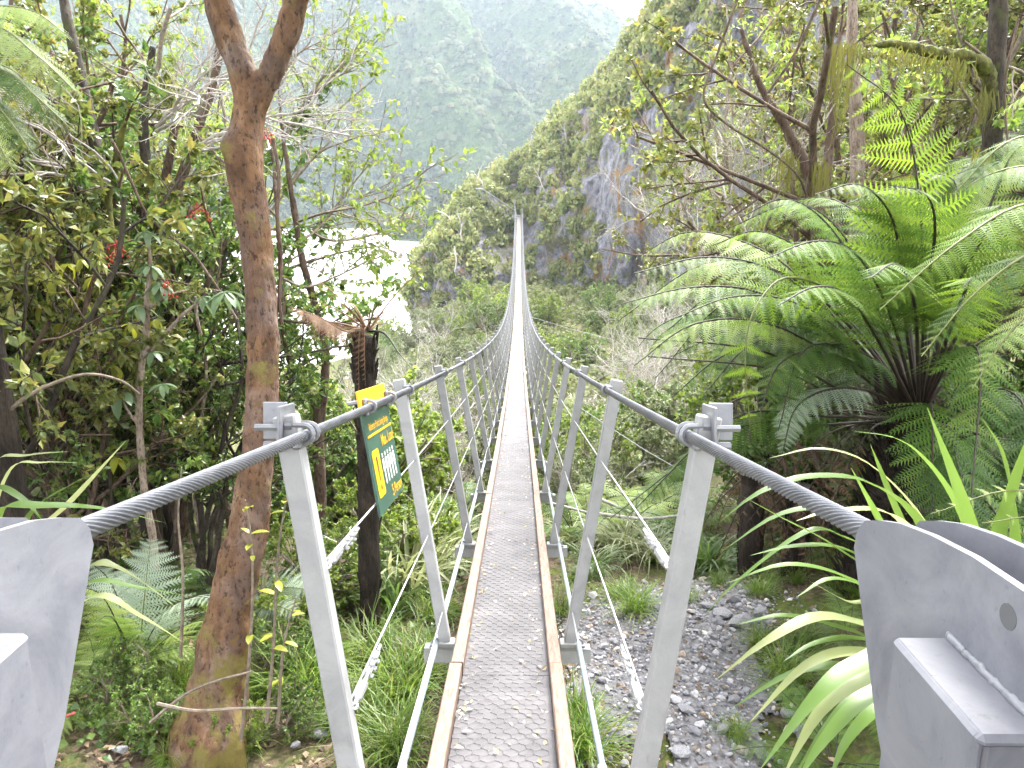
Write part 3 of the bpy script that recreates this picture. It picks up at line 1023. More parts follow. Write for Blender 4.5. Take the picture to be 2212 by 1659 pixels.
for sd, lab in ((-1, 'grey steel rope anchor bracket left of the bridge entrance'), (1, 'grey steel rope anchor bracket with bolt hole, right of the bridge entrance')):
    br = thing('anchor_bracket', lab, 'bracket', (sd * 0.42, 0.5, -2.35), group='rope anchor brackets')
    base = np.array([sd * 0.42, 0.5, -2.35])
    for dx in (-0.021, 0.034):
        M = Matrix.Translation(Vector((sd * dx, -0.5, 2.35)))
        part('side_plate', plate_mesh(0.007), STEEL, br, M)
    mb = MB()
    # channel-shaped post: web on the bridge side and two flanges
    mb.box((-sd * 0.066, 0.005, 1.155), (0.008, 0.116, 1.71), None, 0.003)
    mb.box((-sd * 0.045, 0.059, 1.153), (0.036, 0.008, 1.71), None, 0.003)
    mb.box((-sd * 0.045, -0.049, 1.153), (0.036, 0.008, 1.71), None, 0.003)
    mb.box((-sd * 0.046, 0.005, 2.006), (0.047, 0.124, 0.01), None, 0.004)
    part('post', mb, STEEL, br)
    mb = MB().box((0, 0, 0.0), (0.4, 0.5, 0.3), None, 0.02)
    part('footing', mb, plain('footing_concrete', (0.4, 0.39, 0.37), 0.9, 0, 6), br)
    a = np.linspace(0, 2 * math.pi, 13)
    mb = MB().tube(np.array([(-sd * (0.026 - 0.001), 0, 2.35 - 0.284), (-sd * 0.0175, 0, 2.35 - 0.284)]), 0.0095, 14)
    part('bolt_hole', mb, hole, br)
    wr = np.random.default_rng(17 + sd)
    yy = np.linspace(-0.056, 0.066, 40)
    part('weld_bead', MB().tube(np.stack([0 * yy - sd * 0.0248, yy, 0 * yy + 2.0125], -1) + wr.normal(size=(40, 3)) * .0006, 0.0042 + wr.normal(size=40) * .0007, 6).mesh('weld_bead', True), GALV, br)
    mb = MB().tube(np.array([(-sd * 0.022, -0.13, 2.35 - 0.30), (sd * 0.05, -0.13, 2.35 - 0.30)]), 0.014, 6)
    part('pin', mb, GALV, br)

# ------------------------------------------------------------------ load limit sign hung on the left rope
sg = thing('load_sign', 'green and yellow maximum load sign clamped to the left handrail rope', 'sign', loc2w((-WC / 2 - 0.02, 0, 0), 2.55))
GREEN = plain('sign_green', (0.035, 0.085, 0.062), 0.4, 0, 6, 0.15)
YEL = plain('sign_yellow', (0.72, 0.40, 0.012), 0.4)
WHITE = plain('sign_white', (0.78, 0.78, 0.76), 0.45)
DARKP = plain('sign_dark', (0.10, 0.06, 0.03), 0.5)
fr = frame_at(2.55)
lean = math.atan2((WC / 2 + 0.045) - 0.268, HB)
# sign frame: X along the rope (to the far end), Y up the post, Z towards the walker
axX = Vector((0, 1, 0)); axY = Vector((-math.sin(lean), 0, math.cos(lean))); axZ = Vector((math.cos(lean), 0, math.sin(lean)))
R3 = fr.to_3x3()
SM = Matrix.Identity(4)
for c, a in enumerate((axX, axY, axZ)):
    v = R3 @ a
    for r in range(3):
        SM[r][c] = v[r]
SM.translation = (0, 0, 0)
SW, ST, SBt = 0.235, 0.055, -0.345                       # half width, top, bottom (metres along the sign)
def sbox(name, x0, x1, y0, y1, z, th, mat, bev=0.0):
    return part(name, MB().box(((x0 + x1) / 2, (y0 + y1) / 2, z), (x1 - x0, y1 - y0, th), None, bev), mat, sg, SM)
sbox('panel', -SW, SW, SBt, ST - 0.055, 0.0, 0.008, GREEN, 0.001)
sbox('header', -SW, SW, ST - 0.0545, ST, 0.0, 0.008, YEL, 0.001)
sbox('rule', -SW + .02, SW - .02, -0.098, -0.091, 0.0052, 0.002, YEL)
def rounded(x0, x1, y0, y1, r, z):
    mb = MB()
    pts = []
    for cx, cy, a0 in ((x1 - r, y1 - r, 0), (x0 + r, y1 - r, 90), (x0 + r, y0 + r, 180), (x1 - r, y0 + r, 270)):
        for a in np.radians(np.linspace(a0, a0 + 90, 5)):
            pts.append((cx + r * math.cos(a), cy + r * math.sin(a), z))
    n = len(pts)
    return mb.add(np.array(pts + [((x0 + x1) / 2, (y0 + y1) / 2, z)]), [(q, (q + 1) % n, n) for q in range(n)])
part('symbol_panel', rounded(-SW + .03, -SW + .145, -0.295, -0.142, 0.014, 0.0052), YEL, sg, SM)
mb = MB()
cx = -SW + .0875
mb.add([(cx - .011, -.165, .0066), (cx + .011, -.165, .0066), (cx + .004, -.243, .0066), (cx - .004, -.243, .0066)], None, [(0, 3, 2, 1)])
a = np.linspace(0, 2 * math.pi, 11)[:-1]
mb.add([(cx + .0085 * math.cos(q), -.265 + .0085 * math.sin(q), .0066) for q in a] + [(cx, -.265, .0066)], [(q, (q + 1) % 10, 10) for q in range(10)])
part('exclamation_mark', mb, DARKP, sg, SM)
for q in range(5):
    x = -0.045 + q * 0.05
    mb = MB()
    a = np.linspace(0, 2 * math.pi, 9)[:-1]
    mb.add([(x + .0085 * math.cos(t), -.176 + .0085 * math.sin(t), .0052) for t in a] + [(x, -.176, .0052)], [(t, (t + 1) % 8, 8) for t in range(8)])
    mb.add([(x - .014, -.188, .0052), (x + .014, -.188, .0052), (x + .017, -.225, .0052), (x + .009, -.228, .0052), (x + .008, -.272, .0052), (x + .001, -.272, .0052),
            (x - .001, -.272, .0052), (x - .008, -.272, .0052), (x - .009, -.228, .0052), (x - .017, -.225, .0052), (x, -.23, .0052)],
           [(0, 10, 1), (1, 10, 3), (1, 3, 2), (3, 10, 5), (3, 5, 4), (10, 0, 8), (0, 9, 8), (10, 8, 6), (8, 7, 6)])
    part('person_symbol', mb, WHITE, sg, SM)
def letters(name, txt, size, x, y, z, mat, sx=1.0, align='LEFT'):
    cu = bpy.data.curves.new('txt', 'FONT')
    cu.body = txt
    cu.size = size
    cu.align_x = align
    cu.offset = size * 0.012
    ob = bpy.data.objects.new('txt', cu)
    COL.objects.link(ob)
    dg = bpy.context.evaluated_depsgraph_get()
    me = bpy.data.meshes.new_from_object(ob.evaluated_get(dg))
    bpy.data.objects.remove(ob)
    me.materials.clear()
    n = len(me.vertices)
    co = np.zeros(n * 3)
    me.vertices.foreach_get('co', co)
    co = co.reshape(-1, 3) * np.array([sx, 1, 1]) + np.array([x, y, z])
    me.vertices.foreach_set('co', co.ravel())
    return part(name, me, mat, sg, SM)
letters('lettering', 'Roberts Point Swing Bridge', 0.034, 0, -0.078, 0.0052, YEL, 0.92, 'CENTER')
letters('lettering', 'Max. Load', 0.056, SW - .012, -0.148, 0.0052, YEL, 1.02, 'RIGHT')
letters('lettering', '5 Person', 0.056, SW - .015, -0.328, 0.0052, YEL, 1.0, 'RIGHT')
for x in (-SW + .05, SW - .03):
    mb = MB()
    # bolts pass from the panel to a U-bolt round the rope
    q = 0.02
    a = np.linspace(-math.pi / 2, math.pi / 2, 9)
    mb.tube(np.array([(x, q, -0.02)] + [(x, math.sin(t) * .0185 * -1, 0.024 + math.cos(t) * .0185) for t in a] + [(x, -q, -0.02)]), 0.0055, 6)
    for s in (-1, 1):
        mb.tube(np.array([(x, s * q, -0.045), (x, s * q, 0.012)]), 0.0075, 6)
    mb.box((x, 0.0, 0.012), (0.03, 0.056, 0.012), None, 0.003)
    part('rope_clamp', mb, GALV, sg, SM)

# ------------------------------------------------------------------ plants: generators
def leaf_tpl(w=0.45, fold=0.12, droop=0.12):
    V = np.array([(0, 0, 0), (-w / 2, .42, fold), (0, .46, .02), (w / 2, .42, fold), (0, 1, -droop)])
    return V, np.array([(0, 3, 2), (0, 2, 1), (1, 2, 4), (2, 3, 4)])

def orient(D, N):
    """matrices whose y axis is D and whose z axis is close to N"""
    D = unit(D)
    X = unit(np.cross(D, N))
    Z = np.cross(X, D)
    return np.stack([X, D, Z], -1)

def grow(rng, p, d, L, r, lvl, cfg, tubes, sites, depth=0):
    n = max(4, int(L / cfg['seg']))
    pts, dd = [np.array(p, float)], unit(np.array(d, float))
    for q in range(n):
        dd = unit(dd + rng.normal(size=3) * cfg['wander'] + np.array([0, 0, cfg['up'][min(depth, len(cfg['up']) - 1)]]))
        pts.append(pts[-1] + dd * L / n)
    pts = np.array(pts)
    rr = np.linspace(r, r * (0.5 if lvl else 0.3), n + 1)
    tubes.append((pts, rr, lvl))
    if lvl == 0:
        k = cfg['sites']
        t = rng.uniform(0.15, 1.0, k)
        idx = t * n
        a = np.floor(idx).astype(int).clip(0, n - 1)
        pos = pts[a] + (pts[a + 1] - pts[a]) * (idx - a)[:, None]
        sites.append(np.hstack([pos, unit(pts[a + 1] - pts[a])]))
        return
    kids = cfg['kids'][depth]
    for q in range(kids):
        t = cfg['from'] + (1 - cfg['from']) * (q + rng.random()) / kids
        a = min(int(t * n), n - 1)
        base = pts[a] + (pts[a + 1] - pts[a]) * (t * n - a)
        ax = unit(pts[a + 1] - pts[a])
        side = unit(np.cross(ax, rng.normal(size=3)))
        ang = cfg['ang'] * rng.uniform(0.7, 1.3)
        grow(rng, base, ax * math.cos(ang) + side * math.sin(ang), L * cfg['ratio'] * rng.uniform(0.7, 1.25) * (1.15 - 0.5 * t), rr[a] * 0.62, lvl - 1, cfg, tubes, sites, depth + 1)

def foliage_mesh(rng, sites, size, tpl, per=1, droop=0.25, spread=0.9, up=0.6):
    S = np.vstack(sites)
    S = np.repeat(S, per, 0)
    n = len(S)
    D = unit(S[:, 3:] * 0.5 + rng.normal(size=(n, 3)) * spread + np.array([0, 0, -droop]))
    N = rng.normal(size=(n, 3)) * 0.6 + np.array([0, 0, up])
    M = orient(D, N) * (size * rng.uniform(0.55, 1.3, n))[:, None, None]
    return MB().inst(tpl[0], tpl[1], M, S[:, :3])

def shrub(seed, h, stems, cfg, size, tpl, per=1, spread_base=0.25, r0=0.03, lean=0.3, mat_leaf=None, name='shrub', **kw):
    rng = np.random.default_rng(seed)
    tubes, sites = [], []
    for q in range(stems):
        a = rng.uniform(0, 6.28)
        p = np.array([math.cos(a), math.sin(a), 0]) * spread_base * rng.random()
        d = np.array([math.cos(a) * lean * rng.random(), math.sin(a) * lean * rng.random(), 1.0])
        grow(rng, p, d, h * rng.uniform(0.75, 1.05), r0 * rng.uniform(0.7, 1.2), cfg['lvl'], cfg, tubes, sites)
    mb = MB()
    for pts, rr, lvl in tubes:
        mb.tube(pts, rr, 3 if lvl == 0 else (4 if lvl == 1 else 7), False)
    sm = mb.mesh('stems', True)
    fm = foliage_mesh(rng, sites, size, tpl, per, **kw).mesh('foliage') if size else None
    return sm, fm

CF_TALL = dict(lvl=3, kids=(7, 5, 4), seg=0.16, wander=0.13, up=(0.05, 0.03, 0.0, -0.02), ang=0.85, ratio=0.42, sites=9, **{'from': 0.22})
CF_SPARSE = dict(lvl=3, kids=(6, 4, 3), seg=0.16, wander=0.16, up=(0.04, 0.02, 0.0, -0.02), ang=0.8, ratio=0.46, sites=6, **{'from': 0.35})
CF_BUSH = dict(lvl=2, kids=(7, 5), seg=0.1, wander=0.16, up=(0.04, 0.02, 0.0), ang=0.75, ratio=0.5, sites=14, **{'from': 0.1})
CF_TWIG = dict(lvl=3, kids=(6, 5, 4), seg=0.12, wander=0.17, up=(0.05, 0.04, 0.03, 0.0), ang=0.7, ratio=0.5, sites=4, **{'from': 0.15})

L_BROAD, L_SMALL, L_LANCE, L_ROUND = leaf_tpl(0.5, .1, .1), leaf_tpl(0.55, .08, .05), leaf_tpl(0.27, .06, .18), leaf_tpl(0.75, .08, .1)
PROTO = {
    'broad': (*shrub(101, 3.3, 4, CF_TALL, 0.085, L_BROAD), BARK_BROWN, LF_MID),
    'broad2': (*shrub(102, 3.6, 3, CF_TALL, 0.075, L_BROAD), BARK_DARK, LF_OLIVE),
    'small': (*shrub(103, 3.2, 5, CF_TALL, 0.042, L_SMALL, 2), BARK_BROWN, LF_OLIVE),
    'small2': (*shrub(104, 2.8, 5, CF_TALL, 0.045, L_SMALL, 2), BARK_DARK, LF_MID),
    'lance': (*shrub(105, 3.4, 4, CF_TALL, 0.12, L_LANCE), BARK_DARK, LF_DARK),
    'lance2': (*shrub(106, 3.0, 4, CF_TALL, 0.10, L_LANCE), TWIG, LF_LIGHT),
    'sparse': (*shrub(107, 3.6, 2, CF_SPARSE, 0.085, L_BROAD, 1, r0=0.032), BARK_BROWN, LF_LIGHT),
    'sparse2': (*shrub(108, 3.6, 3, CF_SPARSE, 0.09, L_LANCE, 2, r0=0.03), TWIG, LF_OLIVE),
    'bush': (*shrub(109, 1.2, 7, CF_BUSH, 0.075, L_BROAD, 2, lean=0.9), TWIG, LF_GREY),
    'bush2': (*shrub(110, 1.1, 8, CF_BUSH, 0.06, L_SMALL, 2, lean=1.0), TWIG, LF_MID),
    'bush3': (*shrub(111, 1.3, 7, CF_BUSH, 0.07, L_SMALL, 2, lean=0.9), TWIG, LF_LIGHT),
    'twiggy': (*shrub(112, 2.4, 5, CF_TWIG, 0.03, L_SMALL, 1, lean=0.6, r0=0.018), TWIG_PALE, LF_GREY),
    'twiggy2': (*shrub(113, 2.2, 4, CF_TWIG, 0, None, 1, lean=0.7, r0=0.016), TWIG_PALE, None),
}
CF_BIG = dict(lvl=3, kids=(10, 6, 5), seg=0.3, wander=0.12, up=(0.05, 0.03, 0.0, -0.02), ang=0.85, ratio=0.36, sites=8, **{'from': 0.25})
PROTO['tall_a'] = (*shrub(121, 6.4, 3, CF_BIG, 0.085, L_BROAD, 1, r0=0.05, lean=.35), BARK_BROWN, LF_MID)
PROTO['tall_b'] = (*shrub(122, 6.2, 3, CF_BIG, 0.06, L_SMALL, 2, r0=0.045, lean=.4), BARK_BROWN, LF_OLIVE)
PROTO['tall_c'] = (*shrub(123, 6.2, 3, dict(CF_BIG, kids=(9, 5, 4)), 0.095, L_LANCE, 1, r0=0.04, lean=.45), BARK_PALE, LF_LIGHT)
PROTO['tall_d'] = (*shrub(124, 6.0, 3, dict(CF_BIG, kids=(9, 5, 4)), 0.075, L_BROAD, 1, r0=0.04, lean=.45), TWIG, LF_LIGHT)
def put(kind, loc, name, label, cat, group=None, scale=1.0, rot=None, tilt=(0, 0), leaf=None, R=random.Random(9)):
    sm, fm, bm, lm = PROTO[kind]
    t = thing(name, label, cat, loc, R.uniform(0, 6.28) if rot is None else rot, scale, group, tilt)
    part('stems', sm, bm, t)
    if fm is not None:
        part('foliage', fm, lm, t)
    return t
def gx(px, Y, py=1000):
    x = at(px, py, Y)[0]
    return np.array([x, Y, float(H(x, Y))])
def ground_at(px, py, y0=1.2, y1=120.0):
    """where the sight line through a pixel meets the ground"""
    ys_ = np.geomspace(y0, y1, 500)
    P = np.array([at(px, py, q) for q in ys_])
    below = P[:, 2] < H(P[:, 0], P[:, 1])
    k = int(np.argmax(below)) if below.any() else len(ys_) - 1
    p = P[k]
    return np.array([p[0], p[1], float(H(p[0], p[1]))])

# ferns
def pinna_tpl(n=12, w=0.16, curl=0.18, fill=0.62):
    V, T = [], []
    for q in range(n + 1):
        x = q / n
        for s in (1, -1):
            V.append((x, s * 0.012 * (1 - x * .8), -curl * x * x))
    for q in range(n):
        T += [(2 * q, 2 * q + 1, 2 * q + 2), (2 * q + 1, 2 * q + 3, 2 * q + 2)]
        x0 = q / n
        wl = w * (1 - x0 ** 1.7) + 0.012
        for k, s in ((0, 1), (1, -1)):
            xa, xb = x0 + fill / n, x0 + (0.45 + fill * .55) / n + wl * .22
            za = -curl * xb * xb - 0.10 * wl
            j = len(V)
            V += [(xa, s * 0.012, -curl * xa * xa), (xb - .22 * fill / n, s * wl * .96, za), (xb, s * wl, za)]
            f = [(2 * q + k, j, j + 2), (2 * q + k, j + 2, j + 1)]
            T += f if s > 0 else [t[::-1] for t in f]
    return np.array(V), np.array(T)
PINNA = {'hi': pinna_tpl(13, 0.15), 'lo': pinna_tpl(7, 0.17)}

def frond_arrays(path, up, wmax, npair, start=0.2, lod='hi', rng=None, tipw=0.0, sweep=1.1, droop=0.12):
    """pinnae matrices and positions along a rachis path"""
    path = np.asarray(path, float)
    n = len(path)
    seg = np.linalg.norm(np.diff(path, axis=0), axis=1)
    s = np.concatenate([[0], np.cumsum(seg)])
    s /= s[-1]
    t = start + (1 - start) * (np.arange(npair) + 0.5) / npair
    pos = np.stack([np.interp(t, s, path[:, c]) for c in range(3)], -1)
    tan = unit(np.stack([np.interp(t, s, np.gradient(path[:, c])) for c in range(3)], -1))
    up = np.asarray(up, float)
    nrm = unit(up - tan * np.sum(up * tan, -1, keepdims=True)) if up.ndim == 1 else unit(up)
    side = np.cross(tan, nrm)
    f = (t - start) / (1 - start)
    w = wmax * np.minimum(1, (f / 0.28 + 0.45)) ** 0.9 * np.clip(1 - f, 0, 1) ** 0.62 * (1 - tipw) + wmax * 0.03
    Ms, Ps = [], []
    for sd in (-1, 1):
        d = unit(side * sd * math.sin(sweep) + tan * math.cos(sweep) - nrm * droop + rng.normal(size=pos.shape) * 0.085)
        x = d
        z = unit(nrm + side * sd * 0.18 + rng.normal(size=pos.shape) * 0.08)
        y = unit(np.cross(z, x))
        z = np.cross(x, y)
        ww = w * rng.uniform(0.82, 1.08, len(w)) * np.where(rng.random(len(w)) < 0.04, 0.45, 1.0)
        wd = np.full_like(ww, 1.0) * np.clip(1.15 * (1 - start) / npair * s_len(path) / 0.16 / 0.95, 0.0, 9)
        M = np.stack([x * ww[:, None], y * np.minimum(wd, ww * 1.4)[:, None], z * ww[:, None]], -1)
        Ms.append(M)
        Ps.append(pos)
    return np.vstack(Ms), np.vstack(Ps)
def s_len(path):
    return float(np.linalg.norm(np.diff(path, axis=0), axis=1).sum())
def frond_mesh(path, up, wmax, npair, seed, lod='hi', start=0.2, r=0.008, **kw):
    rng = np.random.default_rng(seed)
    M, P = frond_arrays(path, up, wmax, npair, start, lod, rng, **kw)
    mb = MB().inst(PINNA[lod][0], PINNA[lod][1], M, P)
    rc = MB().tube(path, np.linspace(r, r * 0.2, len(path)), 5, False)
    return mb.mesh('frond'), rc.mesh('rachis', True)
def arch(L, a0, a1, n=16, side=0.0, pw=1.2):
    t = np.linspace(0, 1, n)
    ang = np.radians(a0 + (a1 - a0) * t ** pw)
    d = np.stack([side * t, np.cos(ang), np.sin(ang)], -1)
    p = np.cumsum(d * L / (n - 1), axis=0)
    return p - p[0]
FR = {}
for q in range(4):
    FR['tree', q] = frond_mesh(arch(1.0, 62 - 8 * q, -38 - 9 * q, side=0.12 * (q - 1.5)), (0, 0, 1), 0.25, 26, 200 + q, 'hi', 0.2, 0.009)
    FR['far', q] = frond_mesh(arch(1.0, 60 - 9 * q, -40 - 6 * q, side=0.15 * (q - 1.5)), (0, 0, 1), 0.24, 18, 220 + q, 'lo', 0.15, 0.009)
    FR['ground', q] = frond_mesh(arch(1.0, 48 - 9 * q, -25 - 5 * q, side=0.15 * (q - 1.5)), (0, 0, 1), 0.22, 20, 240 + q, 'hi', 0.18, 0.007)
    FR['dead', q] = frond_mesh(arch(1.0, 20 - 25 * q, -88, side=0.2 * (q - 1.5), pw=0.6), (0, 0, 1), 0.13, 16, 260 + q, 'lo', 0.15, 0.009, droop=0.8)

def fern(name, label, cat, loc, nf, length, kind='ground', mat=None, group=None, tilt=(0, 0), seed=1, trunk=0.0, tr=0.07, stipe=None, lay=(0.85, 1.1), frange=(0, 6.283)):
    rg = np.random.default_rng(seed)
    t = thing(name, label, cat, loc, 0, 1.0, group, tilt)
    if trunk > 0:
        zz = np.linspace(-0.15, trunk, 14)
        pts = np.stack([0.03 * np.sin(zz * 2 + seed), 0.03 * np.cos(zz * 1.7 + seed) - .03, zz], -1)
        mb = MB().tube(pts, tr * (1 + 0.12 * rg.normal(size=14)), 10)
        k = 90                                           # ragged stipe bases and root fibre standing off the trunk
        a, z0 = rg.uniform(0, 6.28, k), rg.uniform(0, trunk, k)
        for q in range(k):
            c = np.array([math.cos(a[q]), math.sin(a[q]), 0])
            b = c * tr * 0.9 + np.array([0, 0, z0[q]])
            mb.tube(np.array([b, b + c * 0.02 + np.array([0, 0, rg.uniform(.05, .14)])]), [0.012, 0.004], 3, False)
        part('trunk', mb, FIBRE, t)
    for q in range(nf):
        fm, rm = FR[kind, q % 4]
        a = frange[0] + (frange[1] - frange[0]) * (q + rg.uniform(-.3, .3)) / nf
        sc = length * rg.uniform(*lay)
        M = Matrix.Translation((0, 0, trunk)) @ Matrix.Rotation(a, 4, 'Z') @ Matrix.Rotation(rg.normal() * 0.13, 4, 'X') @ Matrix.Rotation(rg.normal() * 0.12, 4, 'Y') @ Matrix.Scale(sc, 4)
        f = part('frond', fm.copy() if mat is not None and fm.materials and fm.materials[0] != mat else fm, mat or FROND, t, M)
        if fm.materials and f.data is not fm:
            f.data.materials.clear()
            f.data.materials.append(mat)
            FRC.setdefault((kind, q % 4, mat.name), f.data)
            f.data = FRC[kind, q % 4, mat.name]
        part('rachis', rm, stipe or STIPE, f)
    return t
FRC = {}

# strap leaves: ribbons folded along the midrib
def ribbon(path, w, up=(0, 0, 1), fold=0.25, w0=0.55):
    path = np.asarray(path, float)
    n = len(path)
    t = np.linspace(0, 1, n)
    tan = unit(np.gradient(path, axis=0))
    side = unit(np.cross(tan, np.asarray(up, float)))
    nrm = np.cross(side, tan)
    ww = w / 2 * np.minimum(1, w0 + t * 3) * np.clip(1 - t ** 3.2, 0.02, 1)
    A = path - side * ww[:, None] + nrm * (ww * fold)[:, None]
    B = path + side * ww[:, None] + nrm * (ww * fold)[:, None]
    V = np.stack([A, path, B], 1).reshape(-1, 3)
    Q = []
    for i in range(n - 1):
        Q += [(3 * i, 3 * i + 1, 3 * i + 4, 3 * i + 3), (3 * i + 1, 3 * i + 2, 3 * i + 5, 3 * i + 4)]
    return V, np.array(Q)
def bez(P, n=14):
    """smooth curve through control points (Catmull-Rom)"""
    P = np.asarray(P, float)
    P = np.vstack([2 * P[0] - P[1], P, 2 * P[-1] - P[-2]])
    out = []
    m = len(P) - 3
    for i in range(m):
        t = np.linspace(0, 1, max(2, n // m + 1), endpoint=(i == m - 1))[:, None]
        a, b, c, d = P[i:i + 4]
        out.append(0.5 * (2 * b + (c - a) * t + (2 * a - 5 * b + 4 * c - d) * t * t + (3 * b - a - 3 * c + d) * t ** 3))
    return np.vstack(out)
def tuft_mesh(seed, n, L, w, a0=(60, 88), a1=(-50, 20), segs=6, fold=0.2, r=0.06):
    rg = np.random.default_rng(seed)
    mb = MB()
    for q in range(n):
        p = arch(L * rg.uniform(0.5, 1.1), rg.uniform(*a0), rg.uniform(*a1), segs + 1, 0.0, 1.3)
        V, Q = ribbon(p, w * rg.uniform(0.7, 1.2), fold=fold)
        a = rg.uniform(0, 6.28)
        R = np.array([[math.cos(a), -math.sin(a), 0], [math.sin(a), math.cos(a), 0], [0, 0, 1]])
        mb.add(V @ R.T + np.array([rg.normal() * r, rg.normal() * r, -0.02]), None, Q)
    return mb.mesh('blades')
TUFT = {'grass': [tuft_mesh(300 + q, 230, 0.42, 0.006, (55, 92), (-60, 40), 5, 0.1, 0.05) for q in range(3)],
        'flax': [tuft_mesh(310 + q, 46, 0.95, 0.034, (50, 88), (-35, 45), 7, 0.25, 0.05) for q in range(3)],
        'toetoe': [tuft_mesh(320 + q, 90, 0.9, 0.016, (55, 88), (-70, 0), 7, 0.15, 0.05) for q in range(2)]}
TC = {}
def tuft(kind, loc, name, label, cat, group=None, scale=1.0, mat=None, var=0, rot=0.0):
    t = thing(name, label, cat, loc, rot, scale, group)
    me = TUFT[kind][var % len(TUFT[kind])]
    key = (kind, var % len(TUFT[kind]), mat.name)
    if key not in TC:
        TC[key] = me.copy()
        TC[key].materials.append(mat)
    part('blades', TC[key], mat, t)
    return t

# solid organic wood: tubes merged by remeshing, then roughened
def organic(tubes, voxel, amp=0.006, freq=14.0, name='trunk', sides=14):
    mb = MB()
    for pts, rr in tubes:
        mb.tube(bez(pts, 10 * (len(pts) - 1)), np.interp(np.linspace(0, 1, len(bez(pts, 10 * (len(pts) - 1)))), np.linspace(0, 1, len(rr)), rr), sides)
    me = mb.mesh('tmp')
    ob = bpy.data.objects.new('tmp', me)
    COL.objects.link(ob)
    md = ob.modifiers.new('r', 'REMESH')
    md.mode = 'VOXEL'
    md.voxel_size = voxel
    sm = ob.modifiers.new('s', 'SMOOTH')
    sm.iterations = 6
    sm.factor = 0.6
    dg = bpy.context.evaluated_depsgraph_get()
    res = bpy.data.meshes.new_from_object(ob.evaluated_get(dg))
    bpy.data.objects.remove(ob)
    n = len(res.vertices)
    co, no = np.zeros(n * 3), np.zeros(n * 3)
    res.vertices.foreach_get('co', co)
    res.vertices.foreach_get('normal', no)
    co, no = co.reshape(-1, 3), no.reshape(-1, 3)
    d = amp * fbm(co[:, 0] * freq, co[:, 1] * freq, co[:, 2] * freq * 0.6, 4, 0.6)
    co = co + no * d[:, None]
    res.vertices.foreach_set('co', co.ravel())
    res.polygons.foreach_set('use_smooth', np.ones(len(res.polygons), bool))
    res.update()
    res.name = name
    return res
def pxpath(pts):
    return np.array([at(*p[:3]) for p in pts])

# ------------------------------------------------------------------ big forked tree on the left
base = ground_at(455, 1640)
tree = thing('forked_tree', 'thick brown forked tree trunk standing left of the bridge behind the first post', 'tree', base)
TY = base[1]
mainp = [(436, 1730, TY + .0, .26), (448, 1620, TY + .03, .205), (470, 1490, TY + .08, .15), (500, 1300, TY + .14, .115), (543, 1100, TY + .2, .09), (564, 900, TY + .25, .082),
         (568, 700, TY + .3, .079), (556, 560, TY + .33, .08), (540, 420, TY + .36, .085), (529, 340, TY + .37, .088), (537, 250, TY + .4, .078), (543, 195, TY + .4, .074)]
lefp = [(541, 230, TY + .4, .07), (524, 160, TY + .4, .069), (500, 95, TY + .41, .067), (478, 30, TY + .42, .066), (462, -60, TY + .43, .062), (420, -230, TY + .45, .05)]
rigp = [(545, 235, TY + .4, .06), (572, 185, TY + .39, .058), (600, 125, TY + .37, .057), (626, 55, TY + .35, .058), (645, -30, TY + .33, .055), (680, -200, TY + .3, .045)]
rootA = [(470, 1450, TY + .08, .08), (425, 1580, TY - .03, .085), (385, 1700, TY - .08, .07)]
rootB = [(480, 1480, TY + .05, .07), (495, 1590, TY - .04, .08), (505, 1700, TY - .08, .07)]
rootC = [(470, 1500, TY + .05, .07), (455, 1600, TY - .08, .08), (450, 1720, TY - .13, .08)]
tubes = [(pxpath(p) - base, [q[3] * .87 for q in p]) for p in (mainp, lefp, rigp, rootA, rootB, rootC)]
for (px, py, r) in ((496, 320, .035), (545, 715, .03)):      # burls
    c = at(px, py, TY + .33) - base
    tubes.append((np.array([c - [0, 0, .05], c, c + [0, 0, .05]]), [r * .5, r, r * .5]))
part('trunk', organic(tubes, 0.014, 0.009, 13.0), BARK_BIG, tree)
rg = np.random.default_rng(40)
tubes, sites = [], []
for src in (lefp, rigp):
    e = at(*src[-1][:3]) - base
    for q in range(5):
        grow(rg, e, (rg.normal() * .6, rg.normal() * .6, 1), 1.3, .03, 2, CF_BUSH, tubes, sites)
mb = MB()
for pts, rr, lvl in tubes:
    mb.tube(pts, rr, 4, False)
part('limbs', mb, BARK_BROWN, tree)
part('crown', foliage_mesh(rg, sites, 0.09, L_BROAD).mesh('crown'), LF_LIGHT, tree)

# slender forked tree behind it, with its sparse leafy branches over the river
base = ground_at(690, 1175)
SY = base[1]
t2 = thing('slender_tree', 'slim dark forked tree with thin crooked limbs between big trunk and dead tree fern', 'tree', base)
P_ = lambda L: (pxpath(L) - base, [q[3] for q in L])
limbs = [P_([(692, 1230, SY, .06), (692, 1050, SY, .052), (688, 950, SY, .05), (690, 880, SY, .055)]),
         P_([(690, 890, SY, .045), (668, 850, SY, .04), (632, 790, SY - .1, .036), (614, 720, SY - .2, .03), (608, 600, SY - .2, .026), (600, 480, SY - .2, .022), (590, 350, SY - .1, .018), (572, 280, SY, .014)]),
         P_([(692, 890, SY, .045), (700, 840, SY, .04), (702, 740, SY, .036), (678, 650, SY, .034), (655, 570, SY, .031), (640, 480, SY, .028), (627, 400, SY, .024), (612, 300, SY, .02), (600, 180, SY, .014)])]
part('trunk', organic(limbs, 0.013, 0.004, 18.0), BARK_BROWN, t2)
rg = np.random.default_rng(41)
tubes, sites = [], []
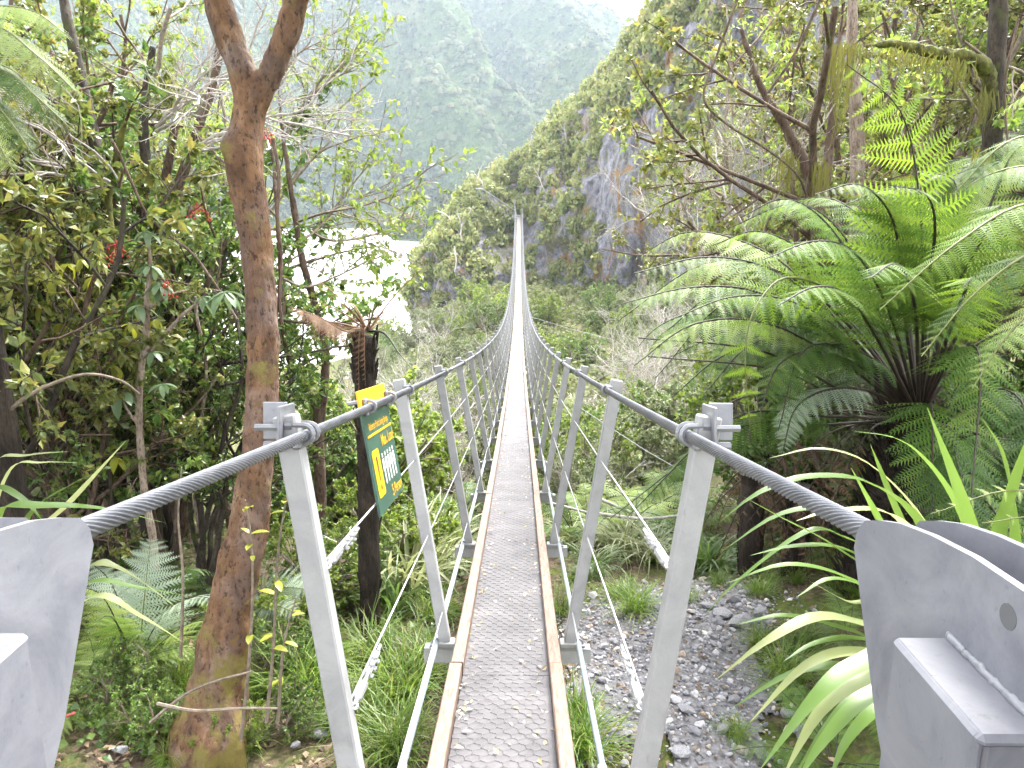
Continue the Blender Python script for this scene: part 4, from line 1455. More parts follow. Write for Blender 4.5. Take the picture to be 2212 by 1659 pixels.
for L in ([(640, 480, 0), (700, 460, -.3), (780, 445, -.4), (850, 420, -.4)], [(650, 520, 0), (690, 490, .2), (760, 400, .4), (820, 330, .5)],
          [(627, 400, 0), (690, 330, .1), (760, 300, .2)], [(612, 300, 0), (660, 220, 0), (720, 170, .1), (770, 150, .2)], [(608, 600, -.2), (660, 620, -.1), (720, 600, .1), (800, 560, .2)],
          [(600, 180, 0), (640, 120, 0), (690, 90, .1)], [(640, 480, 0), (720, 520, .3), (830, 500, .4), (900, 470, .5)], [(600, 470, -.2), (560, 430, -.3), (520, 380, -.3)]):
    pp = bez(np.array([at(a, b, SY + c) for a, b, c in L]) - base, 18)
    tubes.append((pp, np.linspace(.014, .005, len(pp)), 1))
    for q in range(9):
        k = rg.integers(len(pp) // 4, len(pp) - 1)
        d = unit(pp[k + 1] - pp[k]) + rg.normal(size=3) * .7
        grow(rg, pp[k], d, rg.uniform(.35, .8), .006, 1, dict(CF_BUSH, kids=(4,), sites=9), tubes, sites)
mb = MB()
for pts, rr, lvl in tubes:
    mb.tube(pts, rr, 4 if lvl else 3, False)
part('branches', mb, TWIG, t2)
part('foliage', foliage_mesh(rg, sites, 0.06, L_BROAD).mesh('foliage'), LF_LIGHT, t2)

# dead tree fern
base = ground_at(797, 1372)
DY = base[1]
dead = thing('dead_tree_fern', 'dead tree fern with black trunk and shrivelled brown fronds behind the sign', 'tree fern', base)
tp = [(800, 1400, DY, .062), (797, 1200, DY, .062), (795, 1000, DY, .06), (790, 850, DY, .06), (787, 770, DY, .062), (792, 725, DY, .06)]
mb = MB()
pp = bez(pxpath(tp) - base, 24)
mb.tube(pp, np.interp(np.linspace(0, 1, len(pp)), np.linspace(0, 1, 6), [q[3] for q in tp]) * (1 + .08 * np.random.default_rng(1).normal(size=len(pp))), 12)
rg = np.random.default_rng(44)
for q in range(150):
    k = rg.integers(1, len(pp) - 1)
    a = rg.uniform(0, 6.28)
    c = np.array([math.cos(a), math.sin(a), 0])
    b = pp[k] + c * .056 + np.array([0, 0, rg.uniform(-.04, .04)])
    mb.tube(np.array([b, b + c * rg.uniform(.01, .03) + np.array([0, 0, rg.uniform(.03, .09)])]), [0.012, 0.004], 3, False)
part('trunk', mb, FIBRE, dead)
head = at(795, 715, DY) - base
def custom_frond(parent, pts, up, wmax, npair, seed, mat, stipe, name='frond', **kw):
    fm, rm = frond_mesh(bez(pts, 20), up, wmax, npair, seed, **kw)
    f = part(name, fm, mat, parent)
    part('rachis', rm, stipe, f)
    return f
BRST = plain('brown_stipe', (0.16, 0.09, 0.05), 0.7, 0, 20, 0.3)
custom_frond(dead, np.array([head, at(745, 715, DY - .1) - base, at(690, 685, DY - .3) - base, at(625, 662, DY - .5) - base]), (0, 0, 1), .16, 30, 7, FROND_DEAD, BRST, 'dead_frond', start=.25, droop=.9)
custom_frond(dead, np.array([head, at(740, 700, DY) - base, at(690, 690, DY - .1) - base, at(655, 670, DY - .2) - base]), (0, 0, 1), .13, 24, 8, FROND_DEAD, BRST, 'dead_frond', start=.25, droop=1.0)
custom_frond(dead, np.array([head, at(830, 720, DY - .1) - base, at(860, 760, DY - .2) - base, at(880, 785, DY - .3) - base]), (0, 0, 1), .06, 18, 9, LF_DARK, STIPE, 'dead_frond', start=.25, droop=.5)
rg = np.random.default_rng(45)
for q in range(16):                                      # bare upright stipes with shreds
    a = rg.uniform(0, 6.28)
    d = np.array([math.cos(a), math.sin(a), rg.uniform(.2, 1.3)])
    L = rg.uniform(.16, .36)
    custom_frond(dead, np.array([head, head + d * L * .5, head + d * L + np.array([0, 0, -.05])]), (0.3, 0, 1), .035, 10, 50 + q, FROND_DEAD, BRST, 'dead_frond', start=.3, r=.006, lod='lo')
for q in range(7):                                       # drooping dead skirt
    a = rg.uniform(0, 6.28)
    d = np.array([math.cos(a), math.sin(a), 0])
    L = rg.uniform(.18, .34)
    custom_frond(dead, np.array([head, head + d * .1 + [0, 0, .01], head + d * .14 + [0, 0, -L]]), (0.3, 0.2, 1), .07, 12, 70 + q, FROND_DEAD, BRST, 'dead_frond', start=.2, r=.006, droop=.6, lod='lo')

# ------------------------------------------------------------------ unseen canopy trees added to shade the bridge entrance
rg = np.random.default_rng(330)
tubes, sites = [], []
for q in range(11):
    a = q * 2.4
    grow(rg, (0, 0, 0), (math.cos(a), math.sin(a), rg.uniform(.05, .9)), rg.uniform(1.2, 1.9), .03, 2, dict(CF_BUSH, seg=.16, up=(0.05, 0.03, 0.02)), tubes, sites)
mb = MB()
for pts, rr, lvl in tubes:
    mb.tube(pts, rr, 4 if lvl else 3, False)
can_l, can_f = mb.mesh('limbs', True), foliage_mesh(rg, sites, 0.10, L_BROAD, 1, droop=.1).mesh('crown')
for bx, by, cx_, cy_, cz_, s, lab in ((-2.7, -1.3, -1.3, .3, 3.3, 1.1, 'unseen canopy tree added behind the left bracket, crown shading the entrance'), (2.9, -1.2, 1.4, .2, 3.3, 1.1, 'unseen canopy tree added behind the right bracket, crown shading the entrance'), (3.6, .9, 1.7, 2.5, 3.7, 1.15, 'unseen canopy tree added beyond the right edge to shade the bridge'),
                                 (-3.4, .5, -1.7, 2.2, 3.7, 1.15, 'unseen canopy tree added beyond the left edge to shade the bridge'), (.9, -4.2, .2, -2.4, 3.3, 1.2, 'unseen canopy tree added on the track behind the entrance for shade'), (-2.6, -4.6, -2.4, -3.0, 3.0, 1.3, 'unseen canopy tree added for shade further back on the left of the track'), (3.0, -4.4, 2.8, -2.8, 3.0, 1.3, 'unseen canopy tree added for shade further back on the right of the track')):
    bz = float(H(bx, by))
    t = thing('added_canopy_tree', lab, 'tree', (bx, by, bz))
    c = np.array([cx_ - bx, cy_ - by, cz_ - bz])
    part('trunk', MB().tube(bez(np.array([[0, 0, -.2], c * [.15, .15, .45], c * [.6, .6, .85], c]), 18), np.linspace(.1, .04, len(bez(np.array([[0, 0, -.2], c * [.15, .15, .45], c * [.6, .6, .85], c]), 18))), 9).mesh('trunk', True), BARK_BROWN, t)
    M = Matrix.Translation(c) @ Matrix.Rotation(rg.uniform(0, 6.28), 4, 'Z') @ Matrix.Scale(s, 4)
    part('limbs', can_l, BARK_BROWN, t, M)
    part('crown', can_f, LF_MID, t, M)

# ------------------------------------------------------------------ thicket on the left
R = random.Random(21)
LEFT = [  # px, Y, kind, scale
    (40, 5.0, 'small', 1.15), (150, 5.6, 'small', 1.2), (260, 6.4, 'broad', 1.15), (90, 6.6, 'broad', 1.25), (370, 6.0, 'small2', 1.15), (440, 6.4, 'broad', .95),
    (-60, 6.2, 'small2', 1.3), (200, 7.2, 'tall_b', .8), (250, 7.8, 'tall_d', .8), (300, 8.4, 'tall_b', .85), (20, 8.2, 'tall_a', .85), (120, 9.0, 'tall_b', .95),
    (250, 9.5, 'tall_d', .95), (250, 9.8, 'tall_c', .9), (390, 8.8, 'tall_d', .7), (-40, 10.5, 'tall_b', 1.1), (230, 11.5, 'tall_d', 1.0),
    (620, 7.6, 'bush2', 1.0), (100, 4.4, 'small', .8), (230, 4.9, 'small2', .8), (400, 4.9, 'small2', .75), (320, 5.3, 'broad', .8), (-80, 4.2, 'broad2', 1.0),
    (300, 12.5, 'tall_c', 1.0), (660, 9.0, 'bush2', 1.0), (720, 8.4, 'bush2', 1.1), (770, 9.0, 'bush2', 1.1), (180, 12.5, 'sparse', 1.8)]
for px, Y, k, s in LEFT:
    lab = {'tall_a': 'tall glossy broad-leaved tree at the far left of the thicket', 'tall_b': 'tall small-leaved olive tree rising behind the left thicket', 'tall_c': 'tall pale-stemmed tree with long light leaves behind the forked tree', 'tall_d': 'tall light-leaved tree rising behind the left thicket', 'lance': 'dark narrow-leaved shrub in the thicket left of the forked tree', 'small': 'small-leaved olive shrub in the thicket left of the bridge', 'small2': 'small-leaved green shrub in the thicket left of the bridge',
           'broad': 'glossy mid-green broad-leaved shrub in the left thicket', 'broad2': 'olive broad-leaved dark-stemmed shrub in the left thicket', 'sparse': 'sparse light-leaved sapling reaching up behind the left thicket',
           'sparse2': 'sparse long-leaved olive sapling behind the left thicket', 'bush2': 'low green bush behind the dead tree fern'}[k]
    put(k, gx(px, Y), 'forest_tree' if 'tall' in k else 'thicket_shrub', lab, 'tree' if 'tall' in k else 'shrub', 'thicket shrubs left: ' + k, s, R.uniform(0, 6.28), (R.uniform(-.08, .08), R.uniform(-.08, .08)))

# individual stems in the thicket
def stem_tree(name, label, cat, pts, mat, base_px=None, vox=0.013, extra=(), amp=.004, leaf=None):
    b = at(*pts[0][:3])
    t = thing(name, label, cat, b)
    tb = [(pxpath(L) - b, [q[3] for q in L]) for L in (pts, *extra)]
    part('trunk', organic(tb, vox, amp, 18.0), mat, t)
    return t, b
stem_tree('leaning_tree', 'dark mossy tree trunk leaning left through the middle of the thicket', 'tree',
          [(330, 1200, 5.6, .085), (318, 1000, 5.6, .08), (300, 800, 5.65, .075), (275, 600, 5.7, .07), (235, 450, 5.7, .06), (190, 250, 5.8, .05), (150, 60, 5.9, .04), (120, -80, 6, .03)], BARK_DARK,
          extra=[[(285, 640, 5.7, .05), (300, 520, 5.75, .045), (315, 380, 5.8, .04), (310, 250, 5.85, .035), (330, 100, 5.9, .025)],
                 [(240, 455, 5.7, .04), (180, 420, 5.6, .035), (110, 350, 5.5, .03), (60, 220, 5.4, .025)]])
stem_tree('mossy_tree', 'slanting yellow-mossed trunk at upper left of the thicket', 'tree',
          [(250, 1150, 5.0, .05), (245, 900, 5.0, .048), (225, 700, 5.0, .045), (190, 560, 5.0, .042), (165, 460, 5.0, .04), (120, 390, 5.0, .035), (70, 300, 5.0, .03), (20, 230, 5, .025)], BARK_MOSS,
          extra=[[(215, 660, 5, .03), (240, 520, 5.05, .028), (235, 420, 5.1, .026), (270, 260, 5.1, .02)]])
stem_tree('thicket_tree', 'reddish-brown bare trunk slanting up beside the forked tree', 'tree',
          [(400, 1250, 6.2, .055), (395, 1000, 6.2, .052), (380, 800, 6.2, .05), (345, 560, 6.2, .047), (400, 360, 6.25, .042), (460, 180, 6.3, .035), (480, 60, 6.3, .03)], BARK_BROWN,
          extra=[[(330, 520, 6.2, .04), (355, 450, 6.2, .04), (360, 380, 6.2, .038), (380, 260, 6.2, .03)]])
stem_tree('black_trunk', 'thick black shaded trunk in the depth of the left thicket', 'tree',
          [(130, 1250, 6.0, .11), (115, 1000, 6.0, .10), (90, 800, 6.05, .09), (60, 640, 6.1, .085), (60, 560, 6.1, .08), (100, 480, 6.15, .075), (20, 300, 6.2, .06)], BARK_DARK)

# pale sapling with whorled leaves
SPY = 4.3
b = ground_at(335, 1240)
b = np.array([at(335, 1170, SPY)[0], SPY, float(H(at(335, 1170, SPY)[0], SPY))])
sap = thing('pale_sapling', 'pale-stemmed sapling with whorls of drooping grey-green leaves in front of thicket', 'sapling', b)
sp = [[(336, 1230, SPY, .026), (328, 1150, SPY, .024), (312, 1060, SPY, .023), (300, 900, SPY, .021), (305, 800, SPY, .02), (316, 720, SPY, .018), (318, 640, SPY, .016), (325, 580, SPY, .012), (318, 500, SPY, .007)],
      [(312, 770, SPY, .015), (350, 730, SPY - .02, .013), (395, 680, SPY - .04, .011), (440, 645, SPY - .05, .008)],
      [(318, 670, SPY, .01), (360, 640, SPY, .008), (420, 625, SPY + .05, .007), (480, 628, SPY + .05, .005)],
      [(300, 920, SPY, .012), (278, 890, SPY - .03, .01), (258, 850, SPY - .05, .006)],
      [(314, 720, SPY, .008), (285, 700, SPY - .04, .005)]]
part('trunk', organic([(pxpath(L) - b, [q[3] for q in L]) for L in sp], 0.006, .0015, 30.0), BARK_PALE, sap)
LF_WHORL = leaf_mat('whorl_leaf', [(0.12, 0.19, 0.09), (0.17, 0.24, 0.13)], 0.3, 0.25, 0.6, 0.1)
LF_YEL = leaf_mat('yellow_leaf', [(0.22, 0.27, 0.03), (0.28, 0.28, 0.03)], 0.4, 0.45)
def big_leaf(L, w, curl=.35, n=6):
    t = np.linspace(0, 1, n)
    p = np.stack([0 * t, L * t * (1 - .12 * t), -curl * L * t ** 2], -1)
    ww = w / 2 * np.sin(np.clip(t * .93 + .07, 0, 1) * math.pi) ** .7
    V = np.stack([p + np.stack([-ww, 0 * t, ww * .25], -1), p, p + np.stack([ww, 0 * t, ww * .25], -1)], 1).reshape(-1, 3)
    Q = []
    for i in range(n - 1):
        Q += [(3 * i, 3 * i + 1, 3 * i + 4, 3 * i + 3), (3 * i + 1, 3 * i + 2, 3 * i + 5, 3 * i + 4)]
    return MB().add(V, None, Q).mesh('leaf', True)
BL = {(m.name, c): big_leaf(.13, .05, c) for m in (LF_WHORL, LF_YEL) for c in (.25, .6)}
rg = np.random.default_rng(60)
def whorl(parent, b, px, py, Y, n, size, mat, tilt=.5):
    c = at(px, py, Y) - b
    a0 = rg.uniform(0, 6.28)
    for q in range(n):
        a = a0 + 6.283 * q / n + rg.normal() * .15
        cu = (.25, .6)[q % 2]
        M = Matrix.Translation(c) @ Matrix.Rotation(a, 4, 'Z') @ Matrix.Rotation(-tilt + rg.normal() * .2, 4, 'X') @ Matrix.Scale(size * rg.uniform(.8, 1.15), 4)
        part('leaf', BL[mat.name, cu], mat, parent, M)
for px, py, n, s, m in ((487, 630, 7, 1.1, LF_WHORL), (440, 640, 6, .9, LF_WHORL), (345, 610, 7, 1.0, LF_WHORL), (322, 575, 6, .9, LF_WHORL), (300, 660, 6, .9, LF_WHORL), (257, 845, 7, 1.15, LF_WHORL), (330, 760, 5, .7, LF_WHORL),
                     (283, 700, 6, .65, LF_YEL), (318, 500, 6, .8, LF_WHORL), (335, 690, 4, .6, LF_YEL), (350, 830, 5, .7, LF_WHORL)):
    whorl(sap, b, px, py, SPY - .03, n, s, m)
# yellow-leaved sapling stem to its left
b2 = gx(215, 4.5)
sap2 = thing('yellow_sapling', 'thin dark-stemmed sapling with yellow-green leaves at left of the thicket', 'sapling', b2)
L = [(250, 1250, 4.5, .012), (235, 1000, 4.5, .011), (215, 800, 4.5, .01), (190, 700, 4.5, .009), (165, 590, 4.5, .007), (150, 520, 4.5, .005)]
part('trunk', MB().tube(bez(pxpath(L) - b2, 25), np.linspace(.013, .005, len(bez(pxpath(L), 25))), 6), BARK_DARK, sap2)
for px, py, n, s in ((95, 585, 6, 1.1), (150, 570, 5, .9), (200, 600, 6, .8), (165, 640, 5, .9), (220, 730, 6, .9), (245, 790, 6, .8), (130, 700, 6, 1.0), (90, 660, 6, .9), (175, 560, 5, .7), (250, 990, 6, .8)):
    whorl(sap2, b2, px, py, 4.45, n, s, LF_YEL)
# bowed bare stem
b3 = at(-20, 900, 3.6)
o = thing('bowed_stem', 'bare grey stem bowed in an arch across the left edge of the thicket', 'branch', b3)
L = [(-40, 950, 3.6), (40, 870, 3.6), (110, 830, 3.65), (190, 808, 3.7), (260, 822, 3.8), (300, 850, 3.9)]
part('stem', MB().tube(bez(np.array([at(*q) for q in L]) - b3, 25), np.linspace(.012, .006, len(bez(np.array([at(*q) for q in L]), 25))), 6), TWIG, o)
# thin vertical vines and poles through the thicket
for q, (pp_, lab) in enumerate((([(370, 700, 5.2), (380, 900, 5.2), (372, 1150, 5.2)], 'thin pale pole standing upright right of the pale sapling'),
                                ([(425, 640, 5.0), (435, 800, 5.0), (428, 1000, 5), (435, 1170, 5)], 'thin grey pole close to the left side of the forked tree'),
                                ([(470, 430, 5.3), (478, 560, 5.3), (470, 700, 5.3), (476, 850, 5.3)], 'thin hanging vine just left of the forked tree trunk'),
                                ([(585, 300, 3.3), (605, 380, 3.3), (612, 480, 3.3), (600, 620, 3.3), (606, 700, 3.3)], 'dark twisted vine hanging down right side of the forked tree'),
                                ([(60, 420, 4.6), (130, 600, 4.6), (110, 760, 4.6), (160, 960, 4.6)], 'thin crooked vine at far left of the thicket'),
                                ([(230, 300, 4.7), (330, 470, 4.7), (420, 560, 4.7), (520, 690, 4.6)], 'thin vine slanting down to the forked tree'))):
    bb = at(*pp_[-1])
    c = bez(np.array([at(*p) for p in pp_]), 30)
    c = c + np.stack([fbm(c[:, 2] * 3 + q, 0 * c[:, 0], 1.0, 2) * .03, 0 * c[:, 0], 0 * c[:, 0]], -1)
    o = part('vine', MB().tube(c, .011 if 'pole' in lab else .008, 6), BARK_PALE if 'pole' in lab else BARK_BROWN)
    tag(o, lab, 'vine', 'vines and poles in the thicket')
# tangle of pale bare twigs above
for px, py, Y, s in ((240, 330, 4.9, .55), (420, 250, 5.2, .6), (330, 210, 5.4, .6)):
    p = at(px, py + 60, Y)
    put('twiggy2', p, 'twig_tangle', 'tangle of pale bare twigs caught high in the left thicket', 'twigs', 'pale twig tangles', s, R.uniform(0, 6), (R.uniform(-.5, .5), R.uniform(-.8, .8)))
# red berries
rg = np.random.default_rng(66)
for px, py, Y, n, lab in ((250, 540, 4.4, 20, 'red berry cluster hanging in middle of the left thicket'), (430, 462, 4.6, 14, 'small red berry cluster high beside the forked tree'), (365, 625, 4.25, 10, 'red berries among the pale sapling leaves'),
                          (574, 302, 3.7, 8, 'red berries against the right side of the forked tree'), (262, 555, 4.4, 12, 'loose red berries below the main berry cluster')):
    c = at(px, py, Y)
    mb = MB()
    for q in range(n):
        p = rg.normal(size=3) * np.array([.035, .03, .028])
        a = np.linspace(0, 1, 4)
        mb.tube(np.array([p - [0, 0, .007], p - [0, 0, .004], p + [0, 0, .004], p + [0, 0, .007]]), [.002, .0055, .0055, .002], 6)
        mb.tube(np.array([p, p * .4 + [0, 0, .05]]), .001, 3, False)
    t = thing('berry_cluster', lab, 'berries', c, group='red berry clusters')
    part('berries', mb, BERRY, t, kind='stuff')

# fern hanging into the upper left corner
b = at(-130, 160, 3.6)
fe = thing('tree_fern', 'pale green tree fern fronds sweeping in from the upper left corner', 'tree fern', np.array([b[0], b[1], float(H(b[0], b[1]))]))
fb = np.array(fe.location)
part('trunk', MB().tube(np.array([[0, 0, -.1], [0.02, 0, 1.2], b - fb]), [.09, .085, .08], 10), FIBRE, fe)
for q, L in enumerate(([(-130, 160, 3.6), (-20, 60, 3.4), (80, 120, 3.2), (180, 215, 3.1)], [(-130, 160, 3.6), (0, 150, 3.3), (80, 210, 3.15), (165, 290, 3.1)], [(-130, 160, 3.6), (-50, 30, 3.5), (60, 20, 3.4), (150, 80, 3.3)],
                      [(-130, 160, 3.6), (-40, 200, 3.2), (20, 260, 3.1), (75, 340, 3.0)], [(-130, 160, 3.6), (-60, 220, 3.1), (-10, 300, 3.0), (45, 400, 2.95)], [(-130, 160, 3.6), (-60, 130, 3.8), (40, 160, 3.9), (110, 270, 4.0)])):
    custom_frond(fe, np.array([at(*p) for p in L]) - fb, (0.2, -.25, 1), .24, 34, 80 + q, (FROND_PALE, FROND)[q % 2], STIPE_GREEN, start=.15, r=.007, droop=.35, sweep=1.0)

# strap-leaved plant at the lower left edge
def strap_plant(name, label, cat, base, leaves, group=None, mats=(STRAP,)):
    t = thing(name, label, cat, base, group=group)
    for q, (L, w) in enumerate(leaves):
        c = bez(np.array([at(*p) for p in L]) - np.asarray(base), 16)
        V, Q = ribbon(c, w * 1.35, fold=.22)
        part('leaf', MB().add(V, None, Q).mesh('leaf', True), mats[q % len(mats)], t)
    return t
bl = np.array([-1.55, 2.0, float(H(-1.55, 2.0))])
strap_plant('strap_leaf_plant', 'pale arching strap leaves reaching in from the left edge behind the bracket', 'plant', bl, [
    ([(20, 1330, 1.9), (60, 1180, 1.8), (150, 1090, 1.75), (272, 952, 1.7)], .042), ([(-30, 1250, 1.9), (-10, 1110, 1.7), (90, 1095, 1.65), (220, 1100, 1.7), (360, 1130, 1.8)], .034), ([(-60, 1200, 2), (-20, 1010, 1.9), (60, 985, 1.9), (150, 975, 1.9)], .022),
    ([(0, 1300, 2), (60, 1120, 1.9), (150, 1050, 1.9), (200, 1025, 1.9)], .02), ([(60, 1350, 1.9), (180, 1230, 1.7), (270, 1235, 1.7), (390, 1320, 1.8)], .03), ([(60, 1350, 2), (190, 1260, 1.9), (300, 1270, 1.9), (420, 1290, 2)], .02),
    ([(80, 1400, 1.9), (200, 1290, 1.75), (300, 1330, 1.75), (400, 1390, 1.8)], .022), ([(-30, 1200, 2), (-20, 1060, 1.9), (50, 1080, 1.8), (110, 1150, 1.8)], .02), ([(-40, 1200, 2), (20, 1020, 2), (90, 1000, 2), (180, 1000, 2.1)], .016)], mats=(STRAP_PALE, STRAP))

# silver fern and ground ferns at the foot of the thicket
sf = gx(300, 3.75, 1450)
t = thing('silver_fern', 'ground fern with silvery frond held flat left of the forked tree', 'fern', sf)
custom_frond(t, np.array([sf + [0.0, 0, .05], at(300, 1420, 3.7), at(310, 1310, 3.65), at(325, 1165, 3.8)]) - sf, (0, -.75, .65), .34, 24, 91, FROND_SILVER, STIPE_GREEN, start=.3, r=.007, droop=.1, sweep=1.25)
for q, L in enumerate(([(290, 1440, 3.7), (230, 1300, 3.5), (170, 1270, 3.4), (110, 1290, 3.3)], [(290, 1440, 3.7), (350, 1330, 3.5), (420, 1290, 3.4), (480, 1300, 3.3)], [(290, 1440, 3.7), (260, 1360, 3.3), (230, 1330, 3.0), (190, 1370, 2.8)],
                      [(290, 1440, 3.7), (370, 1370, 3.4), (440, 1340, 3.2), (500, 1370, 3.1)], [(290, 1440, 3.7), (250, 1280, 3.8), (200, 1220, 4.0), (140, 1210, 4.1)], [(290, 1440, 3.7), (350, 1290, 3.9), (410, 1230, 4.0), (470, 1240, 4.1)])):
    custom_frond(t, np.vstack([sf + [0, 0, .05], [at(*p) for p in L]]) - sf, (0, 0, 1), .2, 26, 92 + q, (FROND_PALE, FROND_SILVER, FROND)[q % 3], STIPE, start=.3, r=.006)
sf = gx(560, 4.3, 1300)
t = thing('silver_fern', 'silvery fern frond showing between the forked tree and the first post', 'fern', sf)
custom_frond(t, np.array([sf, at(565, 1300, 4.2), at(610, 1270, 4.1), at(680, 1275, 4.0)]) - sf, (0, -.6, .8), .27, 26, 99, FROND_SILVER, STIPE_GREEN, start=.25, r=.006, sweep=1.2)
custom_frond(t, np.array([sf, at(560, 1320, 4.2), at(600, 1310, 3.9), at(650, 1330, 3.8)]) - sf, (0, -.6, .8), .2, 22, 98, FROND_SILVER, STIPE_GREEN, start=.25, r=.006, sweep=1.2)
for px, py, s, lab, sd in ((60, 1215, .8, 'green fern behind the left bracket plate', 3), (150, 1215, .75, 'green fern left of the silver fern', 4), (230, 1130, .8, 'shaded fern at the foot of the thicket', 5), (450, 1190, .7, 'fern half hidden behind the forked trunk', 6)):
    p = gx(px, 4.6, py)
    fern('ground_fern', lab, 'fern', p, 9, s, 'ground', FROND, seed=sd)

for px, py, s, lab, sd in ((210, 1480, .55, 'fern sprawling at the left of the forked trunk foot', 7), (420, 1420, .5, 'small fern tucked against the forked trunk', 8), (120, 1330, .7, 'fern beside the left bracket plate', 9)):
    fern('ground_fern', lab, 'fern', ground_at(px, py + 40, 1.8), 10, s, 'ground', (FROND, FROND_PALE)[sd % 2], seed=sd)
for q, (px, py, s, k) in enumerate(((330, 1590, .22, 'bush2'), (250, 1530, .25, 'bush2'), (600, 1480, .25, 'bush2'), (690, 1330, .4, 'bush3'), (560, 1410, .3, 'bush3'), (740, 1290, .45, 'bush2'), (500, 1640, .18, 'bush3'), (640, 1590, .2, 'bush2'), (850, 1240, .5, 'bush3'))):
    put(k, ground_at(px, py, 1.6), 'seedling_clump', 'leafy seedling clump on the ground around the forked trunk', 'seedlings', 'seedling clumps near the forked trunk', s, q * 1.3)

# saplings and twigs in front of the forked trunk
rg = np.random.default_rng(71)
for q, (pp_, lab) in enumerate((([(575, 1560, 2.6), (590, 1400, 2.6), (600, 1200, 2.55), (622, 1060, 2.5)], 'thin leafy sapling stem standing in front of the forked trunk'), ([(520, 1600, 2.6), (540, 1400, 2.6), (545, 1200, 2.6), (530, 1080, 2.6)], 'slender brown sapling stem along the trunk base'),
                                ([(390, 1420, 3.0), (395, 1250, 3.0), (385, 1120, 3.0), (392, 1010, 3.0)], 'bare slender stick left of the forked trunk'), ([(600, 1560, 2.7), (612, 1400, 2.7), (640, 1290, 2.7)], 'short leafy stem beside the trunk and the first post'))):
    c = bez(np.array([at(*p) for p in pp_]), 20)
    bb = c[0].copy()
    t = thing('sapling', lab, 'sapling', bb)
    part('stem', MB().tube(c - bb, np.linspace(.008, .003, len(c)), 5), TWIG, t)
    if 'leafy' in lab or 'brown' in lab:
        for k in range(7):
            i = rg.integers(6, len(c))
            a = rg.uniform(0, 6.28)
            M = Matrix.Translation(c[i - 1] - bb) @ Matrix.Rotation(a, 4, 'Z') @ Matrix.Rotation(rg.uniform(0, .7), 4, 'X') @ Matrix.Scale(rg.uniform(.35, .6), 4)
            part('leaf', BL[LF_YEL.name, .25], LF_YEL, t, M)
for pp_, lab in (([(325, 1560, 2.6), (400, 1500, 2.55), (470, 1470, 2.5), (545, 1450, 2.5)], 'dead twig leaning across the forked trunk base'), ([(340, 1520, 2.5), (420, 1535, 2.45), (520, 1530, 2.45), (600, 1530, 2.5)], 'straight pale stick lying across the trunk base')):
    c = bez(np.array([at(*p) for p in pp_]), 14)
    o = part('twig', MB().tube(c, np.linspace(.007, .004, len(c)), 5), TWIG)
    tag(o, lab, 'twig')
c = bez(np.array([at(100, 1565, 2.2), at(160, 1540, 2.2)]), 4)
tag(part('red_stick', MB().tube(c, .005, 5), plain('red_stick', (.35, .07, .06), .7)), 'short red stick poking out beside the left bracket', 'stick')

# ------------------------------------------------------------------ right side
# the great tree fern
fb = np.array([2.36, 4.55, 0.0]); fb[2] = float(H(fb[0], fb[1]))
hd = at(1985, 905, 4.55)
fe = thing('tree_fern', 'big dark-skirted tree fern with wide arching green fronds right of the bridge', 'tree fern', fb)
zz = np.linspace(-.2, hd[2] - fb[2], 16)
tp = np.stack([np.interp(zz, [0, hd[2] - fb[2]], [-.05, hd[0] - fb[0]]), 0 * zz, zz], -1)
mb = MB().tube(tp, np.interp(zz, [0, .6, 1.5], [.2, .15, .13]) * (1 + .1 * np.random.default_rng(3).normal(size=16)), 14)
rg = np.random.default_rng(72)
for q in range(420):                                     # old stipe stubs and root mantle
    k = rg.integers(1, 15)
    a = rg.uniform(0, 6.28)
    c = np.array([math.cos(a), math.sin(a), 0])
    b_ = tp[k] + c * .12 + [0, 0, rg.uniform(-.05, .05)]
    d = c * rg.uniform(.04, .2) + np.array([0, 0, rg.uniform(.05, .3)])
    mb.tube(np.array([b_, b_ + d * .6, b_ + d]), [.014, .01, .005], 4, False)
part('trunk', mb, FIBRE, fe)
h0 = hd - fb
